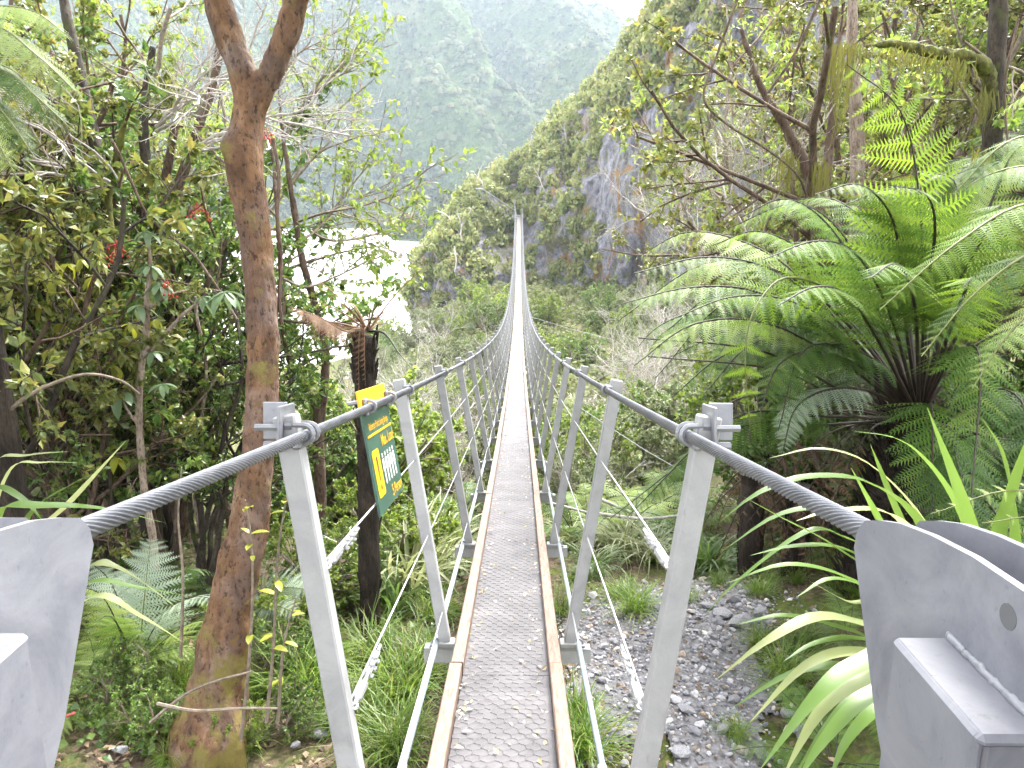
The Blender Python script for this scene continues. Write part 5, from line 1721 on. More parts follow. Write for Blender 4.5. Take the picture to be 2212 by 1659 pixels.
FRONDS = [  # control points after the head (px, py, Y), width, mat
    ([(1850, 740, 4.3), (1700, 600, 4.1), (1540, 555, 3.9), (1370, 590, 3.7)], .34, FROND), ([(1880, 700, 4.6), (1760, 560, 4.8), (1640, 500, 4.9), (1540, 530, 5.0)], .34, FROND_BRIGHT),
    ([(1860, 760, 4.2), (1730, 660, 3.9), (1590, 640, 3.7), (1450, 690, 3.5)], .32, FROND), ([(1900, 680, 4.4), (1800, 500, 4.4), (1700, 430, 4.4), (1600, 470, 4.4)], .3, FROND),
    ([(1950, 650, 4.2), (1930, 480, 4.0), (1860, 400, 3.8), (1760, 420, 3.7)], .32, FROND), ([(2000, 650, 4.1), (2020, 500, 3.8), (2000, 420, 3.6), (1920, 400, 3.4)], .32, FROND),
    ([(2050, 660, 4.1), (2120, 520, 3.8), (2160, 450, 3.5), (2150, 450, 3.2)], .32, FROND), ([(2080, 700, 4.2), (2180, 600, 4.0), (2280, 560, 3.8), (2380, 600, 3.6)], .32, FROND),
    ([(1900, 740, 4.0), (1830, 640, 3.6), (1760, 620, 3.3), (1680, 660, 3.1)], .3, FROND), ([(1980, 700, 3.9), (1960, 600, 3.4), (1930, 570, 3.1), (1880, 600, 2.8)], .3, FROND),
    ([(2050, 720, 4.0), (2080, 640, 3.5), (2100, 600, 3.2), (2080, 620, 2.9)], .3, FROND_BRIGHT), ([(1840, 790, 4.6), (1690, 740, 4.6), (1560, 770, 4.6), (1450, 860, 4.6)], .3, FROND),
    ([(1960, 680, 4.8), (1900, 520, 5.2), (1800, 430, 5.5), (1680, 440, 5.8)], .34, FROND), ([(2040, 680, 4.8), (2100, 520, 5.2), (2150, 420, 5.5), (2230, 420, 5.8)], .34, FROND),
    ([(2090, 760, 4.5), (2220, 700, 4.4), (2320, 720, 4.3), (2400, 800, 4.2)], .3, FROND), ([(1870, 800, 4.3), (1760, 760, 4.0), (1680, 790, 3.8), (1640, 900, 3.6)], .26, FROND),
    ([(1890, 850, 4.4), (1800, 840, 4.2), (1720, 880, 4.1), (1690, 980, 4.0)], .24, FROND_SILVER), ([(2060, 640, 4.4), (2140, 440, 4.5), (2190, 330, 4.5), (2260, 290, 4.5)], .34, FROND_PALE),
    ([(2000, 640, 4.3), (1990, 480, 4.2), (1930, 410, 4.1), (1830, 440, 4.0)], .32, FROND), ([(1930, 700, 4.1), (1860, 560, 3.8), (1770, 520, 3.6), (1650, 560, 3.4)], .34, FROND),
    ([(1850, 720, 4.6), (1690, 590, 4.7), (1520, 570, 4.8), (1340, 690, 4.9)], .36, FROND_PALE), ([(1840, 760, 4.4), (1660, 640, 4.3), (1500, 620, 4.2), (1330, 660, 4.1)], .34, FROND), ([(1830, 790, 4.3), (1660, 700, 4.1), (1500, 700, 4.0), (1370, 790, 3.9)], .32, FROND_PALE),
    ([(1840, 730, 4.8), (1680, 560, 5.2), (1500, 500, 5.4), (1370, 560, 5.5)], .36, FROND_PALE), ([(1900, 690, 4.5), (1830, 520, 4.6), (1720, 440, 4.7), (1560, 500, 4.8)], .34, FROND_BRIGHT), ([(2020, 660, 4.5), (2060, 480, 4.6), (2060, 390, 4.7), (1980, 370, 4.8)], .34, FROND)]
for q, (L, w, m) in enumerate(FRONDS):
    c = np.vstack([h0, [at(*p) - fb for p in L]])
    custom_frond(fe, c, (0, -.15, 1), w, 32, 120 + q, m, STIPE, start=.38, r=.013, droop=.22)
rg = np.random.default_rng(777)
FROND_SHADE = leaf_mat('fern_shade_green', [(0.022, 0.058, 0.012), (0.04, 0.085, 0.016), (0.06, 0.11, 0.022)], 0.55, 0.22, 0.3)
for q in range(22):                                      # fronds filling the crown, some drooping low; inner shade put into darker green
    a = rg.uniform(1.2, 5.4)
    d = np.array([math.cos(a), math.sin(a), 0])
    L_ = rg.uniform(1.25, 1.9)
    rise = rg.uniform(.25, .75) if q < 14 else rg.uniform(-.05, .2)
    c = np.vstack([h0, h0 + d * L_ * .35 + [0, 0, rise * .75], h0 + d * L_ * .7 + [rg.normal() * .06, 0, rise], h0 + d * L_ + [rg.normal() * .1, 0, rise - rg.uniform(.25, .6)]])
    custom_frond(fe, c, (0, -.1, 1), rg.uniform(.28, .36), 34, 600 + q, (FROND_SHADE, FROND, FROND_SHADE)[q % 3], STIPE, start=.3, r=.012, droop=rg.uniform(.15, .45))
# hanging young frond facing us, pinnae as pieces of their own
def pinna_frond(parent, path, up, wmax, npair, seed, mat, stipe, start, r=.008, **kw):
    rg = np.random.default_rng(seed)
    c = bez(path, 24)
    M, P = frond_arrays(c, up, wmax, npair, start, 'hi', rg, **kw)
    f = part('frond', MB().tube(c, np.linspace(r, r * .25, len(c)), 6, False).mesh('frond', True), stipe, parent)
    key = ('pinna', mat.name)
    if key not in FRC:
        me = MB().add(*PINNA['hi']).mesh('pinna')
        FRC[key] = me
    for k in range(len(P)):
        mm = Matrix.Identity(4)
        for a_ in range(3):
            for b_ in range(3):
                mm[a_][b_] = M[k][a_][b_]
            mm[a_][3] = P[k][a_]
        part('pinna', FRC[key], mat, f, mm)
    return f
pinna_frond(fe, np.vstack([h0, [at(1860, 680, 4.2) - fb, at(1720, 600, 3.6) - fb, at(1640, 650, 3.35) - fb, at(1610, 760, 3.25) - fb, at(1620, 920, 3.25) - fb]]), (0, -1, .25), .27, 15, 141, FROND_BRIGHT, STIPE_GREEN, .45, sweep=1.2)
pinna_frond(fe, np.vstack([h0, [at(2000, 780, 4.2) - fb, at(1995, 640, 4.05) - fb, at(1985, 420, 4.0) - fb, at(1945, 240, 3.95) - fb, at(1830, 140, 3.85) - fb]]), (0, -1, .15), .42, 13, 142, FROND_BRIGHT, STIPE, .45, sweep=1.2, droop=.12, r=.01)
# brown dead stipes hanging in the skirt
for q in range(7):
    a = rg.uniform(2.4, 5.6)
    d = np.array([math.cos(a), math.sin(a), 0])
    L = rg.uniform(.7, 1.3)
    c = np.vstack([h0 - [0, 0, .05], h0 + d * L * .45 + [0, 0, .05 - .2 * rg.random()], h0 + d * L * .85 + [0, 0, -.5 - .5 * rg.random()]])
    custom_frond(fe, c, (0, 0, 1), .12, 12, 150 + q, FROND_DEAD, STIPE, 'dead_frond', start=.45, r=.009, lod='lo', droop=.9)
for q, L in enumerate(([(1850, 860, 4.4), (1650, 760, 4.2), (1380, 730, 4.0)], [(1850, 880, 4.4), (1680, 800, 4.2), (1400, 770, 4.0)], [(1850, 900, 4.3), (1650, 850, 4.1), (1520, 900, 3.9)])):
    c = bez(np.vstack([h0, [at(*p) - fb for p in L]]), 16)
    part('bare_stipe', MB().tube(c, np.linspace(.011, .004, len(c)), 5), STIPE, fe)

# tree fern standing outside the right edge, its fronds sweeping into the picture
fb = gx(2560, 3.6, 1100)
hd = at(2520, 640, 3.5)
fe = thing('tree_fern', 'tree fern fronds sweeping in from beyond the right edge over the big fern', 'tree fern', fb)
part('trunk', MB().tube(np.array([[0, 0, -.2], (hd - fb) * .5, hd - fb]), [.12, .11, .1], 10), FIBRE, fe)
for q, (L, w, m) in enumerate((([(2380, 470, 3.3), (2220, 440, 3.1), (2060, 530, 2.95), (1900, 670, 2.85)], .27, FROND_BRIGHT), ([(2400, 380, 3.5), (2270, 300, 3.5), (2170, 310, 3.45), (2060, 420, 3.4)], .27, FROND), ([(2390, 560, 3.2), (2250, 540, 3.0), (2110, 630, 2.9), (1990, 770, 2.8)], .26, FROND),
                               ([(2400, 420, 3.8), (2270, 360, 4.0), (2130, 380, 4.1), (2000, 480, 4.2)], .28, FROND), ([(2380, 640, 3.1), (2280, 640, 2.9), (2180, 720, 2.8), (2100, 840, 2.7)], .24, FROND_PALE), ([(2430, 360, 3.7), (2320, 230, 3.8), (2230, 200, 3.9), (2140, 260, 4.0)], .26, FROND_PALE))):
    custom_frond(fe, np.vstack([hd - fb, [at(*p) - fb for p in L]]), (0, -.2, 1), w, 34, 500 + q, m, STIPE_GREEN, start=.25, r=.01, droop=.25)

# dark fern trunks below the fern, and a second smaller tree fern behind
for px, top, Y, r, lab in ((1618, 1020, 5.3, .085, 'black fibrous fern trunk beside the first right post, skirt hanging over it'), (1715, 1050, 5.1, .08, 'black fibrous fern trunk standing right of the other dark trunk'), (1460, 1050, 8.5, .05, 'thin pale fern trunk behind the right post')):
    p = gx(px, Y, 1200)
    ht = at(px, top, Y)[2] - p[2]
    t = fern('tree_fern', lab, 'tree fern', p, 9, .8, 'dead', FROND_DEAD, seed=int(px), trunk=ht, tr=r)
t = fern('tree_fern', 'grey-green tree fern with long fronds behind the first right post', 'tree fern', gx(1640, 7.0, 1000) , 14, 1.45, 'tree', FROND, seed=31, trunk=1.75, tr=.08)
t = fern('tree_fern', 'tree fern crowding the right edge behind the big fern', 'tree fern', gx(2260, 5.6, 1000), 16, 1.5, 'tree', FROND, seed=32, trunk=2.3, tr=.08)
t = fern('tree_fern', 'low shaded tree fern under the right thicket', 'tree fern', gx(1880, 7.4, 1000), 14, 1.4, 'tree', FROND_PALE, seed=33, trunk=1.5, tr=.08)

# strap leaves on the right
br_ = np.array([1.55, 2.05, float(H(1.55, 2.05))])
strap_plant('strap_leaf_plant', 'clump of bright green strap leaves arching out behind the right bracket', 'plant', br_, [
    ([(2090, 1700, 2.0), (2130, 1350, 1.9), (2090, 1130, 1.85), (2003, 880, 1.8)], .062), ([(1990, 1500, 2.0), (1950, 1250, 1.9), (1900, 1130, 1.85), (1838, 1010, 1.8)], .036),
    ([(2080, 1500, 2.0), (2010, 1180, 1.9), (1900, 1055, 1.8), (1760, 1030, 1.75), (1640, 1065, 1.7), (1552, 1130, 1.7)], .033), ([(2050, 1500, 2.1), (1980, 1200, 2.0), (1920, 1110, 1.9), (1800, 1105, 1.85), (1720, 1125, 1.8)], .03),
    ([(2000, 1500, 2.0), (1930, 1290, 1.8), (1800, 1180, 1.7), (1690, 1120, 1.65), (1600, 1070, 1.6)], .026), ([(2000, 1500, 1.9), (1920, 1270, 1.8), (1800, 1120, 1.75), (1690, 1110, 1.75), (1560, 1190, 1.75)], .03),
    ([(1990, 1520, 2.0), (1900, 1230, 1.9), (1820, 1160, 1.85), (1740, 1150, 1.8), (1600, 1250, 1.8), (1520, 1330, 1.8)], .022), ([(2000, 1600, 1.8), (1960, 1400, 1.65), (1860, 1350, 1.6), (1760, 1335, 1.55), (1650, 1390, 1.5), (1545, 1470, 1.5)], .036),
    ([(2010, 1600, 1.8), (1940, 1420, 1.7), (1850, 1380, 1.6), (1760, 1390, 1.55), (1690, 1430, 1.5)], .02), ([(1990, 1600, 1.7), (1900, 1470, 1.6), (1800, 1440, 1.55), (1700, 1460, 1.55), (1580, 1530, 1.55)], .03),
    ([(2030, 1650, 1.5), (1960, 1430, 1.35), (1850, 1440, 1.3), (1760, 1510, 1.25), (1640, 1665, 1.2)], .038), ([(2030, 1660, 1.5), (1960, 1450, 1.35), (1860, 1470, 1.3), (1770, 1540, 1.25), (1690, 1680, 1.2)], .034),
    ([(2030, 1670, 1.5), (1970, 1480, 1.4), (1880, 1490, 1.35), (1790, 1570, 1.3), (1700, 1700, 1.3)], .03), ([(2010, 1400, 2.1), (1900, 1290, 2.0), (1800, 1250, 1.95), (1720, 1290, 1.9)], .022),
    ([(2150, 1500, 2.2), (2190, 1200, 2.1), (2170, 1000, 2.1), (2120, 900, 2.1)], .03), ([(1980, 1500, 2.1), (1900, 1320, 2.0), (1830, 1300, 1.95), (1740, 1250, 1.9)], .02),
    ([(2040, 1560, 2.0), (1940, 1330, 1.9), (1830, 1250, 1.85), (1700, 1220, 1.8), (1570, 1260, 1.8)], .03), ([(2060, 1500, 2.1), (2000, 1260, 2.05), (1930, 1090, 2.0), (1880, 960, 1.95)], .034), ([(2120, 1450, 2.2), (2110, 1230, 2.15), (2060, 1080, 2.1), (1960, 960, 2.05), (1840, 930, 2.0)], .03),
    ([(2030, 1620, 1.7), (1950, 1450, 1.6), (1850, 1410, 1.55), (1740, 1440, 1.5), (1620, 1560, 1.45)], .034), ([(2040, 1660, 1.45), (1960, 1500, 1.35), (1870, 1510, 1.3), (1780, 1600, 1.25), (1720, 1690, 1.22)], .03), ([(2060, 1660, 1.6), (1980, 1520, 1.5), (1900, 1530, 1.45), (1830, 1600, 1.42), (1790, 1690, 1.4)], .03),
    ([(2000, 1560, 1.9), (1900, 1400, 1.8), (1790, 1350, 1.75), (1690, 1330, 1.7), (1590, 1350, 1.7)], .026), ([(2100, 1400, 2.3), (2020, 1170, 2.3), (1900, 1020, 2.3), (1780, 970, 2.3), (1660, 990, 2.3)], .03), ([(2150, 1400, 2.1), (2150, 1200, 2.05), (2190, 1050, 2.0), (2230, 920, 1.95)], .034),
    ([(2050, 1450, 1.9), (1950, 1270, 1.8), (1830, 1190, 1.75), (1720, 1180, 1.7), (1620, 1200, 1.7)], .026)], mats=(STRAP, STRAP, STRAP, STRAP_PALE))
# pale fern frond poking over the right bracket, small fern at its foot
pb = gx(2300, 2.2, 1400)
t = thing('ground_fern', 'pale fern frond poking in over the right bracket', 'fern', pb)
custom_frond(t, np.array([pb, at(2330, 1150, 2.1), at(2200, 1060, 2.0), at(2010, 1110, 1.95)]) - pb, (0, -.5, .8), .12, 30, 170, FROND_PALE, STIPE_GREEN, start=.3, r=.005)
custom_frond(t, np.array([pb, at(2330, 1200, 2.0), at(2260, 1120, 1.9), at(2120, 1130, 1.9)]) - pb, (0, -.5, .8), .12, 26, 171, FROND_PALE, STIPE_GREEN, start=.3, r=.005)
for px, py, s, lab, sd in ((1850, 1560, .55, 'dark green fern at the foot of the strap leaves'), ) if False else ((1880, 1500, .5, 'dark green fern at the foot of the strap leaves', 11), (1830, 1330, .45, 'small green fern behind the strap leaves', 12), (1800, 1640, .5, 'low fern at the bottom edge beside the right bracket', 13)):
    p = ground_at(px, min(py + 60, 1659), 1.4)
    fern('ground_fern', lab, 'fern', p, 9, s, 'ground', FROND, seed=sd)

# trees and shrubs at upper right
R = random.Random(37)
RIGHT = [(1740, 10.5, 'tall_d', .95), (1760, 9.2, 'tall_c', .95), (1790, 8.4, 'tall_b', .95), (1900, 8.2, 'tall_d', 1.0), (2010, 7.8, 'tall_b', 1.0), (2110, 7.6, 'tall_a', .95), (2220, 7.2, 'tall_b', .95), (1740, 11.5, 'tall_b', 1.1), (1880, 11.5, 'tall_c', 1.15), (2040, 11, 'tall_a', 1.1),
         (2200, 10.5, 'tall_b', 1.15), (1700, 14, 'tall_c', 1.0), (1960, 14, 'tall_b', 1.35), (2150, 14, 'tall_a', 1.3), (1600, 16, 'tall_c', .95), (2300, 8, 'broad2', 1.6), (1780, 6.2, 'bush2', 1.0), (1900, 6.0, 'bush', 1.1), (2080, 5.8, 'bush2', 1.2), (2200, 5.4, 'bush2', 1.1), (1700, 7.5, 'bush3', 1.1)]
for px, Y, k, s in RIGHT:
    lab = {'tall_a': 'tall glossy broad-leaved tree behind the mossy trunk at right', 'tall_b': 'tall small-leaved olive tree in the right-hand forest', 'tall_c': 'tall pale-stemmed tree with long light leaves near the cliff', 'tall_d': 'tall light-leaved tree above the bright fern frond', 'lance': 'dark narrow-leaved tree at the right edge behind the mossy trunk', 'lance2': 'light-leaved shrubby tree above the big fern', 'small': 'small-leaved olive tree in the right-hand thicket', 'small2': 'small-leaved green tree in the right-hand thicket', 'broad': 'broad-leaved green tree high behind the big fern',
           'broad2': 'olive broad-leaved tree near the right mossy trunk', 'sparse': 'sparse light-leaved sapling against the cliff', 'sparse2': 'sparse long-leaved sapling with pale twigs against the cliff', 'bush': 'grey-green bush under the big fern', 'bush2': 'green bush in the shade under the big fern', 'bush3': 'light green bush left of the big fern'}[k]
    put(k, gx(px, Y), 'bush' if k[0] == 'b' and 'bush' in k else 'forest_tree', lab, 'bush' if 'bush' in k else 'tree', 'right thicket: ' + k, s, R.uniform(0, 6.28), (R.uniform(-.1, .1), R.uniform(-.1, .1)))
mt, b = stem_tree('mossy_tree', 'dark upright trunk with moss-hung side branch near the right edge', 'tree',
          [(2130, 1000, 6.0, .08), (2140, 600, 6.0, .075), (2143, 320, 6.0, .07), (2150, 160, 6.0, .066), (2156, 40, 6.0, .062), (2160, -120, 6, .055)], BARK_DARK)
part('branch', organic([(pxpath([(2143, 210, 6.0), (2130, 150, 5.95), (2080, 122, 5.9), (2000, 110, 5.85), (1930, 95, 5.8), (1870, 100, 5.8)]) - b, [.06, .055, .045, .04, .03, .015])], .012, .012, 22.0), BARK_MOSS, mt)
def moss_hang(parent, b, px, py, Y, n, L, seed):
    rg = np.random.default_rng(seed)
    mb = MB()
    for q in range(n):
        p = at(px + rg.normal() * 14, py + rg.normal() * 8, Y + rg.normal() * .12) - b
        l = L * rg.uniform(.3, 1.1)
        c = np.array([p, p + [rg.normal() * .015, rg.normal() * .015, -l * .5], p + [rg.normal() * .03, rg.normal() * .02, -l]])
        V, Q = ribbon(bez(c, 6), .009 * rg.uniform(.5, 1.5), (0.2, -1, 0.1), .1)
        mb.add(V, None, Q)
    part('hanging_moss', mb, MOSSY, parent)
for px, py, n, L in ((1825, 95, 36, .65), (1860, 100, 25, .2), (1930, 105, 30, .16), (1965, 110, 20, .12), (2000, 120, 34, .2), (2040, 125, 16, .14), (2080, 130, 40, .26), (2130, 200, 40, .3), (2125, 330, 40, .3)):
    moss_hang(mt, b, px, py, 5.8, n, L, px)
for px, py, n, L in ((1700, 340, 36, .3), (1775, 360, 40, .35)):
    moss_hang(mt, b, px, py, 6.2, n, L, px)
stem_tree('leaning_tree', 'short dark leaning trunk behind the upright bright frond', 'tree', [(1790, 700, 6.6, .07), (1760, 440, 6.6, .06), (1745, 370, 6.6, .055), (1700, 280, 6.6, .04), (1640, 180, 6.6, .03), (1600, 60, 6.6, .02)], BARK_BROWN,
          extra=[[(1775, 440, 6.6, .045), (1790, 330, 6.6, .04), (1800, 200, 6.6, .03), (1790, 60, 6.6, .025)]])
stem_tree('grey_trunk', 'pale grey trunk standing behind the bright frond', 'tree', [(1850, 700, 7.2, .07), (1852, 420, 7.2, .065), (1850, 250, 7.2, .06), (1840, 100, 7.2, .05), (1845, -60, 7.2, .04)], BARK_PALE)
for pp_, lab in (([(1600, -20, 5.5), (1570, 60, 5.5), (1548, 120, 5.5), (1522, 190, 5.5), (1528, 230, 5.5), (1580, 275, 5.6), (1660, 325, 5.7), (1720, 375, 5.8), (1745, 430, 5.9)], 'long curving vine looping down against the cliff'),
                 ([(1780, -20, 5.0), (1720, 110, 5.0), (1660, 200, 5.0)], 'straight dark stem slanting from the top right'), ([(2200, 40, 5.6), (2170, 200, 5.6), (2190, 420, 5.6)], 'thin hanging vine at the right edge')):
    c = bez(np.array([at(*p) for p in pp_]), 40)
    tag(part('vine', MB().tube(c, .0085, 6), BARK_BROWN), lab, 'vine')
# pale twiggy branches overhanging the cliff
for px, py, Y, s in ((1500, 470, 7.5, .6), (1600, 420, 7.0, .6)):
    put('twiggy', at(px, py + 120, Y), 'twig_spray', 'spray of pale bare twigs in front of the grey cliff', 'twigs', 'pale twig sprays by the cliff', s, R.uniform(0, 6), (R.uniform(-.3, .3), R.uniform(-.8, .2)))

# ------------------------------------------------------------------ gully under the bridge
R = random.Random(51)
GUL = []
for q in range(58):                                       # right slope, receding to the cliff
    Y = 9 + 62 * (q / 58) ** 1.25
    px = R.uniform(1165, 1650 if Y > 16 else 1500)
    GUL.append((px, Y, R.choice(['bush', 'bush', 'bush3', 'bush2', 'twiggy']), R.uniform(.8, 1.25) * (1 + Y / 80)))
for q in range(52):                                       # left slope
    Y = 9 + 70 * (q / 52) ** 1.2
    px = R.uniform(760, 1075)
    GUL.append((px, Y, R.choice(['bush', 'bush2', 'bush', 'twiggy', 'bush3', 'bush3']), R.uniform(.8, 1.2) * (1 + Y / 80)))
GLAB = {'bush': 'grey-green bush on the scrubby slope under the bridge', 'bush2': 'mid-green bush on the scrubby slope under the bridge', 'bush3': 'yellow-green bush on the scrubby slope under the bridge', 'twiggy': 'pale twiggy shrub on the scrubby slope under the bridge', 'twiggy2': 'leafless grey shrub on the left slope under the bridge'}
for px, Y, k, s in GUL:
    p = gx(px, Y)
    ht = (2.3 if k[0] == 't' else 1.3) * s
    if p[2] + ht > -.09 * Y and k[0] == 't':
        s *= .55
        ht *= .55
    if abs(p[0]) < 0.45 + 0.55 * ht and p[2] + ht > zc(Y) - HB - .2:
        s *= max(.3, (zc(Y) - HB - .2 - p[2]) / ht)
    put(k, p, 'slope_shrub', GLAB[k], 'shrub', 'gully scrub: ' + k, s, R.uniform(0, 6.28))
# tall bare pale shrubs on the left below the dead fern
for px, Y, s, lab in ((900, 10, .75, 'tall bare pale shrub between the sign and the second post'), (960, 14, .8, 'bare whitish shrub beyond the left posts'), (850, 12, .8, 'bare grey shrub right of the dead tree fern'), (1000, 20, .9, 'pale leafless thicket below the left rope'), (930, 24, 1.3, 'tall whitish leafless shrub before the bluff rocks')):
    put('twiggy2', gx(px, Y), 'bare_shrub', lab, 'shrub', None, s, R.uniform(0, 6))
for q, (px, py, L, m) in enumerate(((1010, 960, .9, FROND_PALE), (1060, 1010, .8, FROND_PALE), (960, 1000, .8, FROND), (1000, 1070, .75, FROND), (1235, 1000, .9, FROND_PALE), (1320, 1045, 1.0, FROND_PALE), (1390, 1080, .9, FROND_PALE), (1270, 1075, .8, FROND_PALE), (1430, 1000, 1.0, FROND), (1350, 960, 1.0, FROND_PALE), (1240, 1110, .7, FROND), (1490, 1120, .8, FROND), (930, 1110, .7, FROND), (1030, 900, 1.0, FROND_PALE), (960, 920, 1.0, FROND_PALE), (1080, 940, .8, FROND_PALE), (985, 1150, .7, FROND_PALE), (900, 1020, .9, FROND_PALE), (1180, 1000, .8, FROND_PALE), (1290, 960, 1.0, FROND_PALE), (1400, 930, 1.1, FROND_PALE), (1210, 1050, .7, FROND_PALE), (1450, 1070, .9, FROND_PALE), (1350, 1110, .8, FROND_PALE), (1480, 960, 1.1, FROND_PALE), (1300, 890, 1.2, FROND), (1230, 930, 1.0, FROND_PALE))):
    p = ground_at(px, py + 60, 4)
    fern('slope_fern', 'light green fern on the slope seen through the left posts' if px < 1100 else 'light green fern on the slope right of the deck', 'fern', p + [0, 0, .05], 10, L, 'far', m, 'slope ferns left' if px < 1100 else 'slope ferns right', seed=400 + q)
for q, (px, py, s, k, m) in enumerate(((885, 1290, .85, 'flax', STRAP_PALE), (930, 1250, .8, 'flax', STRAP_PALE), (850, 1330, .6, 'flax', STRAP), (1180, 905, 1.3, 'toetoe', STRAP_PALE), (1215, 890, 1.3, 'toetoe', STRAP), (1195, 960, 1.0, 'toetoe', STRAP_PALE), (1350, 1200, .75, 'toetoe', STRAP_PALE), (1410, 1215, .7, 'toetoe', STRAP_PALE), (1290, 1235, .5, 'toetoe', STRAP), (1520, 1235, .6, 'flax', STRAP), (1560, 1240, .55, 'toetoe', STRAP), (820, 1290, .7, 'flax', STRAP_PALE), (960, 1200, .7, 'flax', STRAP_PALE), (1000, 1240, .5, 'toetoe', STRAP_PALE), (1310, 1180, .6, 'toetoe', STRAP_PALE), (1450, 1190, .6, 'toetoe', STRAP), (1240, 880, 1.2, 'toetoe', STRAP_PALE), (1225, 1180, .5, 'toetoe', STRAP_PALE))):
    p = ground_at(px, py, 3.0)
    tuft(k, p, 'strap_tussock', 'pale strap-leaved tussock beside the lower dead fern trunk' if px < 1100 else ('arching pale tussock on the slope right of the deck' if py < 1100 else 'arching tussock at top of the gravel bank'), 'tussock', 'tussocks left' if px < 1100 else ('tussocks far right slope' if py < 1100 else 'tussocks by the gravel'), s, m, q, R.uniform(0, 6))
p = cliff_pt(np.array([0.385]), np.array([0.25]))[0]
tuft('toetoe', at(1138, 652, 86), 'strap_tussock', 'yellow-green tussock on the bluff just right of the bridge', 'tussock', None, 2.6, STRAP, 1)

# bright grass tufts
for q, (px, py, s, m, lab) in enumerate(((655, 1500, 1.0, GRASS, 'lime green grass tuft behind the first left post'), (800, 1440, .9, GRASS, 'lime green grass tuft left of the lower rope'), (870, 1520, 1.0, GRASS, 'lime green grass tuft against the left deck edge'), (850, 1640, .9, GRASS, 'green grass tuft at the bottom left of the deck'),
                                    (910, 1450, .8, GRASS, 'small grass tuft under the first left transom'), (770, 1580, .8, GRASS, 'low grass tuft beside the first left post foot'), (1370, 1330, .7, GRASS, 'green grass tuft at the top of the gravel'), (1700, 1480, .75, GRASS, 'green grass tuft in the gravel beside the strap leaves'), (1215, 1330, .6, GRASS, 'grass tuft just right of the deck'),
                                    (1255, 1640, .8, GRASS, 'grass tuft under the right lower rope'), (1240, 1560, .6, GRASS, 'sparse grass under the first right transom'), (380, 1500, .7, GRASS, 'grass tuft left of the forked trunk base'), (700, 1400, .6, GRASS, 'thin pale grass behind the first left post'), (1740, 1400, .6, GRASS, 'thin grass blades behind the gravel'), (940, 1340, .7, GRASS, 'grass tuft beside the left transom end'), (560, 1500, .5, GRASS, 'small grass tuft right of the trunk base'), (1640, 1400, .5, GRASS, 'ragged grass at the right margin of the gravel'), (1590, 1600, .35, GRASS, 'tiny grass tuft growing low in the gravel'), (1330, 1300, .5, GRASS, 'grass tuft at the back left of the gravel'), (1640, 1290, .5, GRASS, 'grass tuft behind the slate slabs'), (375, 1645, .4, GRASS, 'grass sprouting at the left of the trunk flare'), (535, 1620, .4, GRASS, 'grass sprouting at the right of the trunk flare'), (450, 1655, .3, GRASS, 'short grass right in front of the trunk flare'))):
    tuft('grass', ground_at(px, py, 1.6), 'grass_tuft', lab, 'grass', 'bright grass tufts', s * 1.15, m, q, R.uniform(0, 6))
for q in range(60):
    side = q % 2
    px, py = (R.uniform(120, 960), R.uniform(1250, 1650)) if side else (R.uniform(1220, 1900), R.uniform(1200, 1300))
    p = ground_at(px, py, 1.6)
    if abs(p[0]) < .45:
        continue
    tuft('grass', p, 'grass_sprig', 'small grass sprig on the ground left of the deck' if side else 'small grass sprig along the back of the gravel', 'grass', 'small grass sprigs left' if side else 'small grass sprigs right', R.uniform(.25, .5), GRASS, q, R.uniform(0, 6))

# ------------------------------------------------------------------ gravel, stones, leaf litter
def gravel_mat():
    m, N, L = newmat('schist_gravel')
    g = N.new('ShaderNodeNewGeometry')
    col = ramp(N, L, g.outputs['Random Per Island'], [(0, (0.0882, 0.0882, 0.102)), (.3, (0.196, 0.196, 0.219)), (.6, (0.313, 0.308, 0.336)), (.82, (0.41, 0.401, 0.421)), (.92, (0.332, 0.235, 0.157)), (1, (0.587, 0.558, 0.529))])
    n = noise(N, L, 60, 3, .6, coords(N, L, 'Object'))
    col = mixc(N, L, .6, col, ramp(N, L, n, [(.35, (.6, .6, .6)), (.6, (1.1, 1.1, 1.1))]), 'MULTIPLY')
    return finish(m, N, L, col, .7, spec=.4)
GRAV = gravel_mat()
poly = [(1195, 1330), (1290, 1290), (1450, 1262), (1600, 1262), (1690, 1330), (1640, 1420), (1690, 1520), (1640, 1660), (1200, 1660)]
def inside(px, py):
    c = False
    n = len(poly)
    for i in range(n):
        x0, y0 = poly[i]; x1, y1 = poly[(i + 1) % n]
        if (y0 > py) != (y1 > py) and px < (x1 - x0) * (py - y0) / (y1 - y0) + x0:
            c = not c
    return c
GP = np.array([ground_at(a, b_, 1.2)[:2] for a, b_ in poly])
def in_ground(x, y):
    c = np.zeros(len(x), bool)
    n = len(GP)
    for i in range(n):
        x0, y0 = GP[i]; x1, y1 = GP[(i + 1) % n]
        if y0 == y1:
            continue
        hit = ((y0 > y) != (y1 > y)) & (x < (x1 - x0) * (y - y0) / (y1 - y0) + x0)
        c ^= hit
    return c
gmx, gmy, gMx, gMy = GP[:, 0].min() - .3, GP[:, 1].min() - .5, GP[:, 0].max() + .3, GP[:, 1].max() + .3
rg = np.random.default_rng(90)
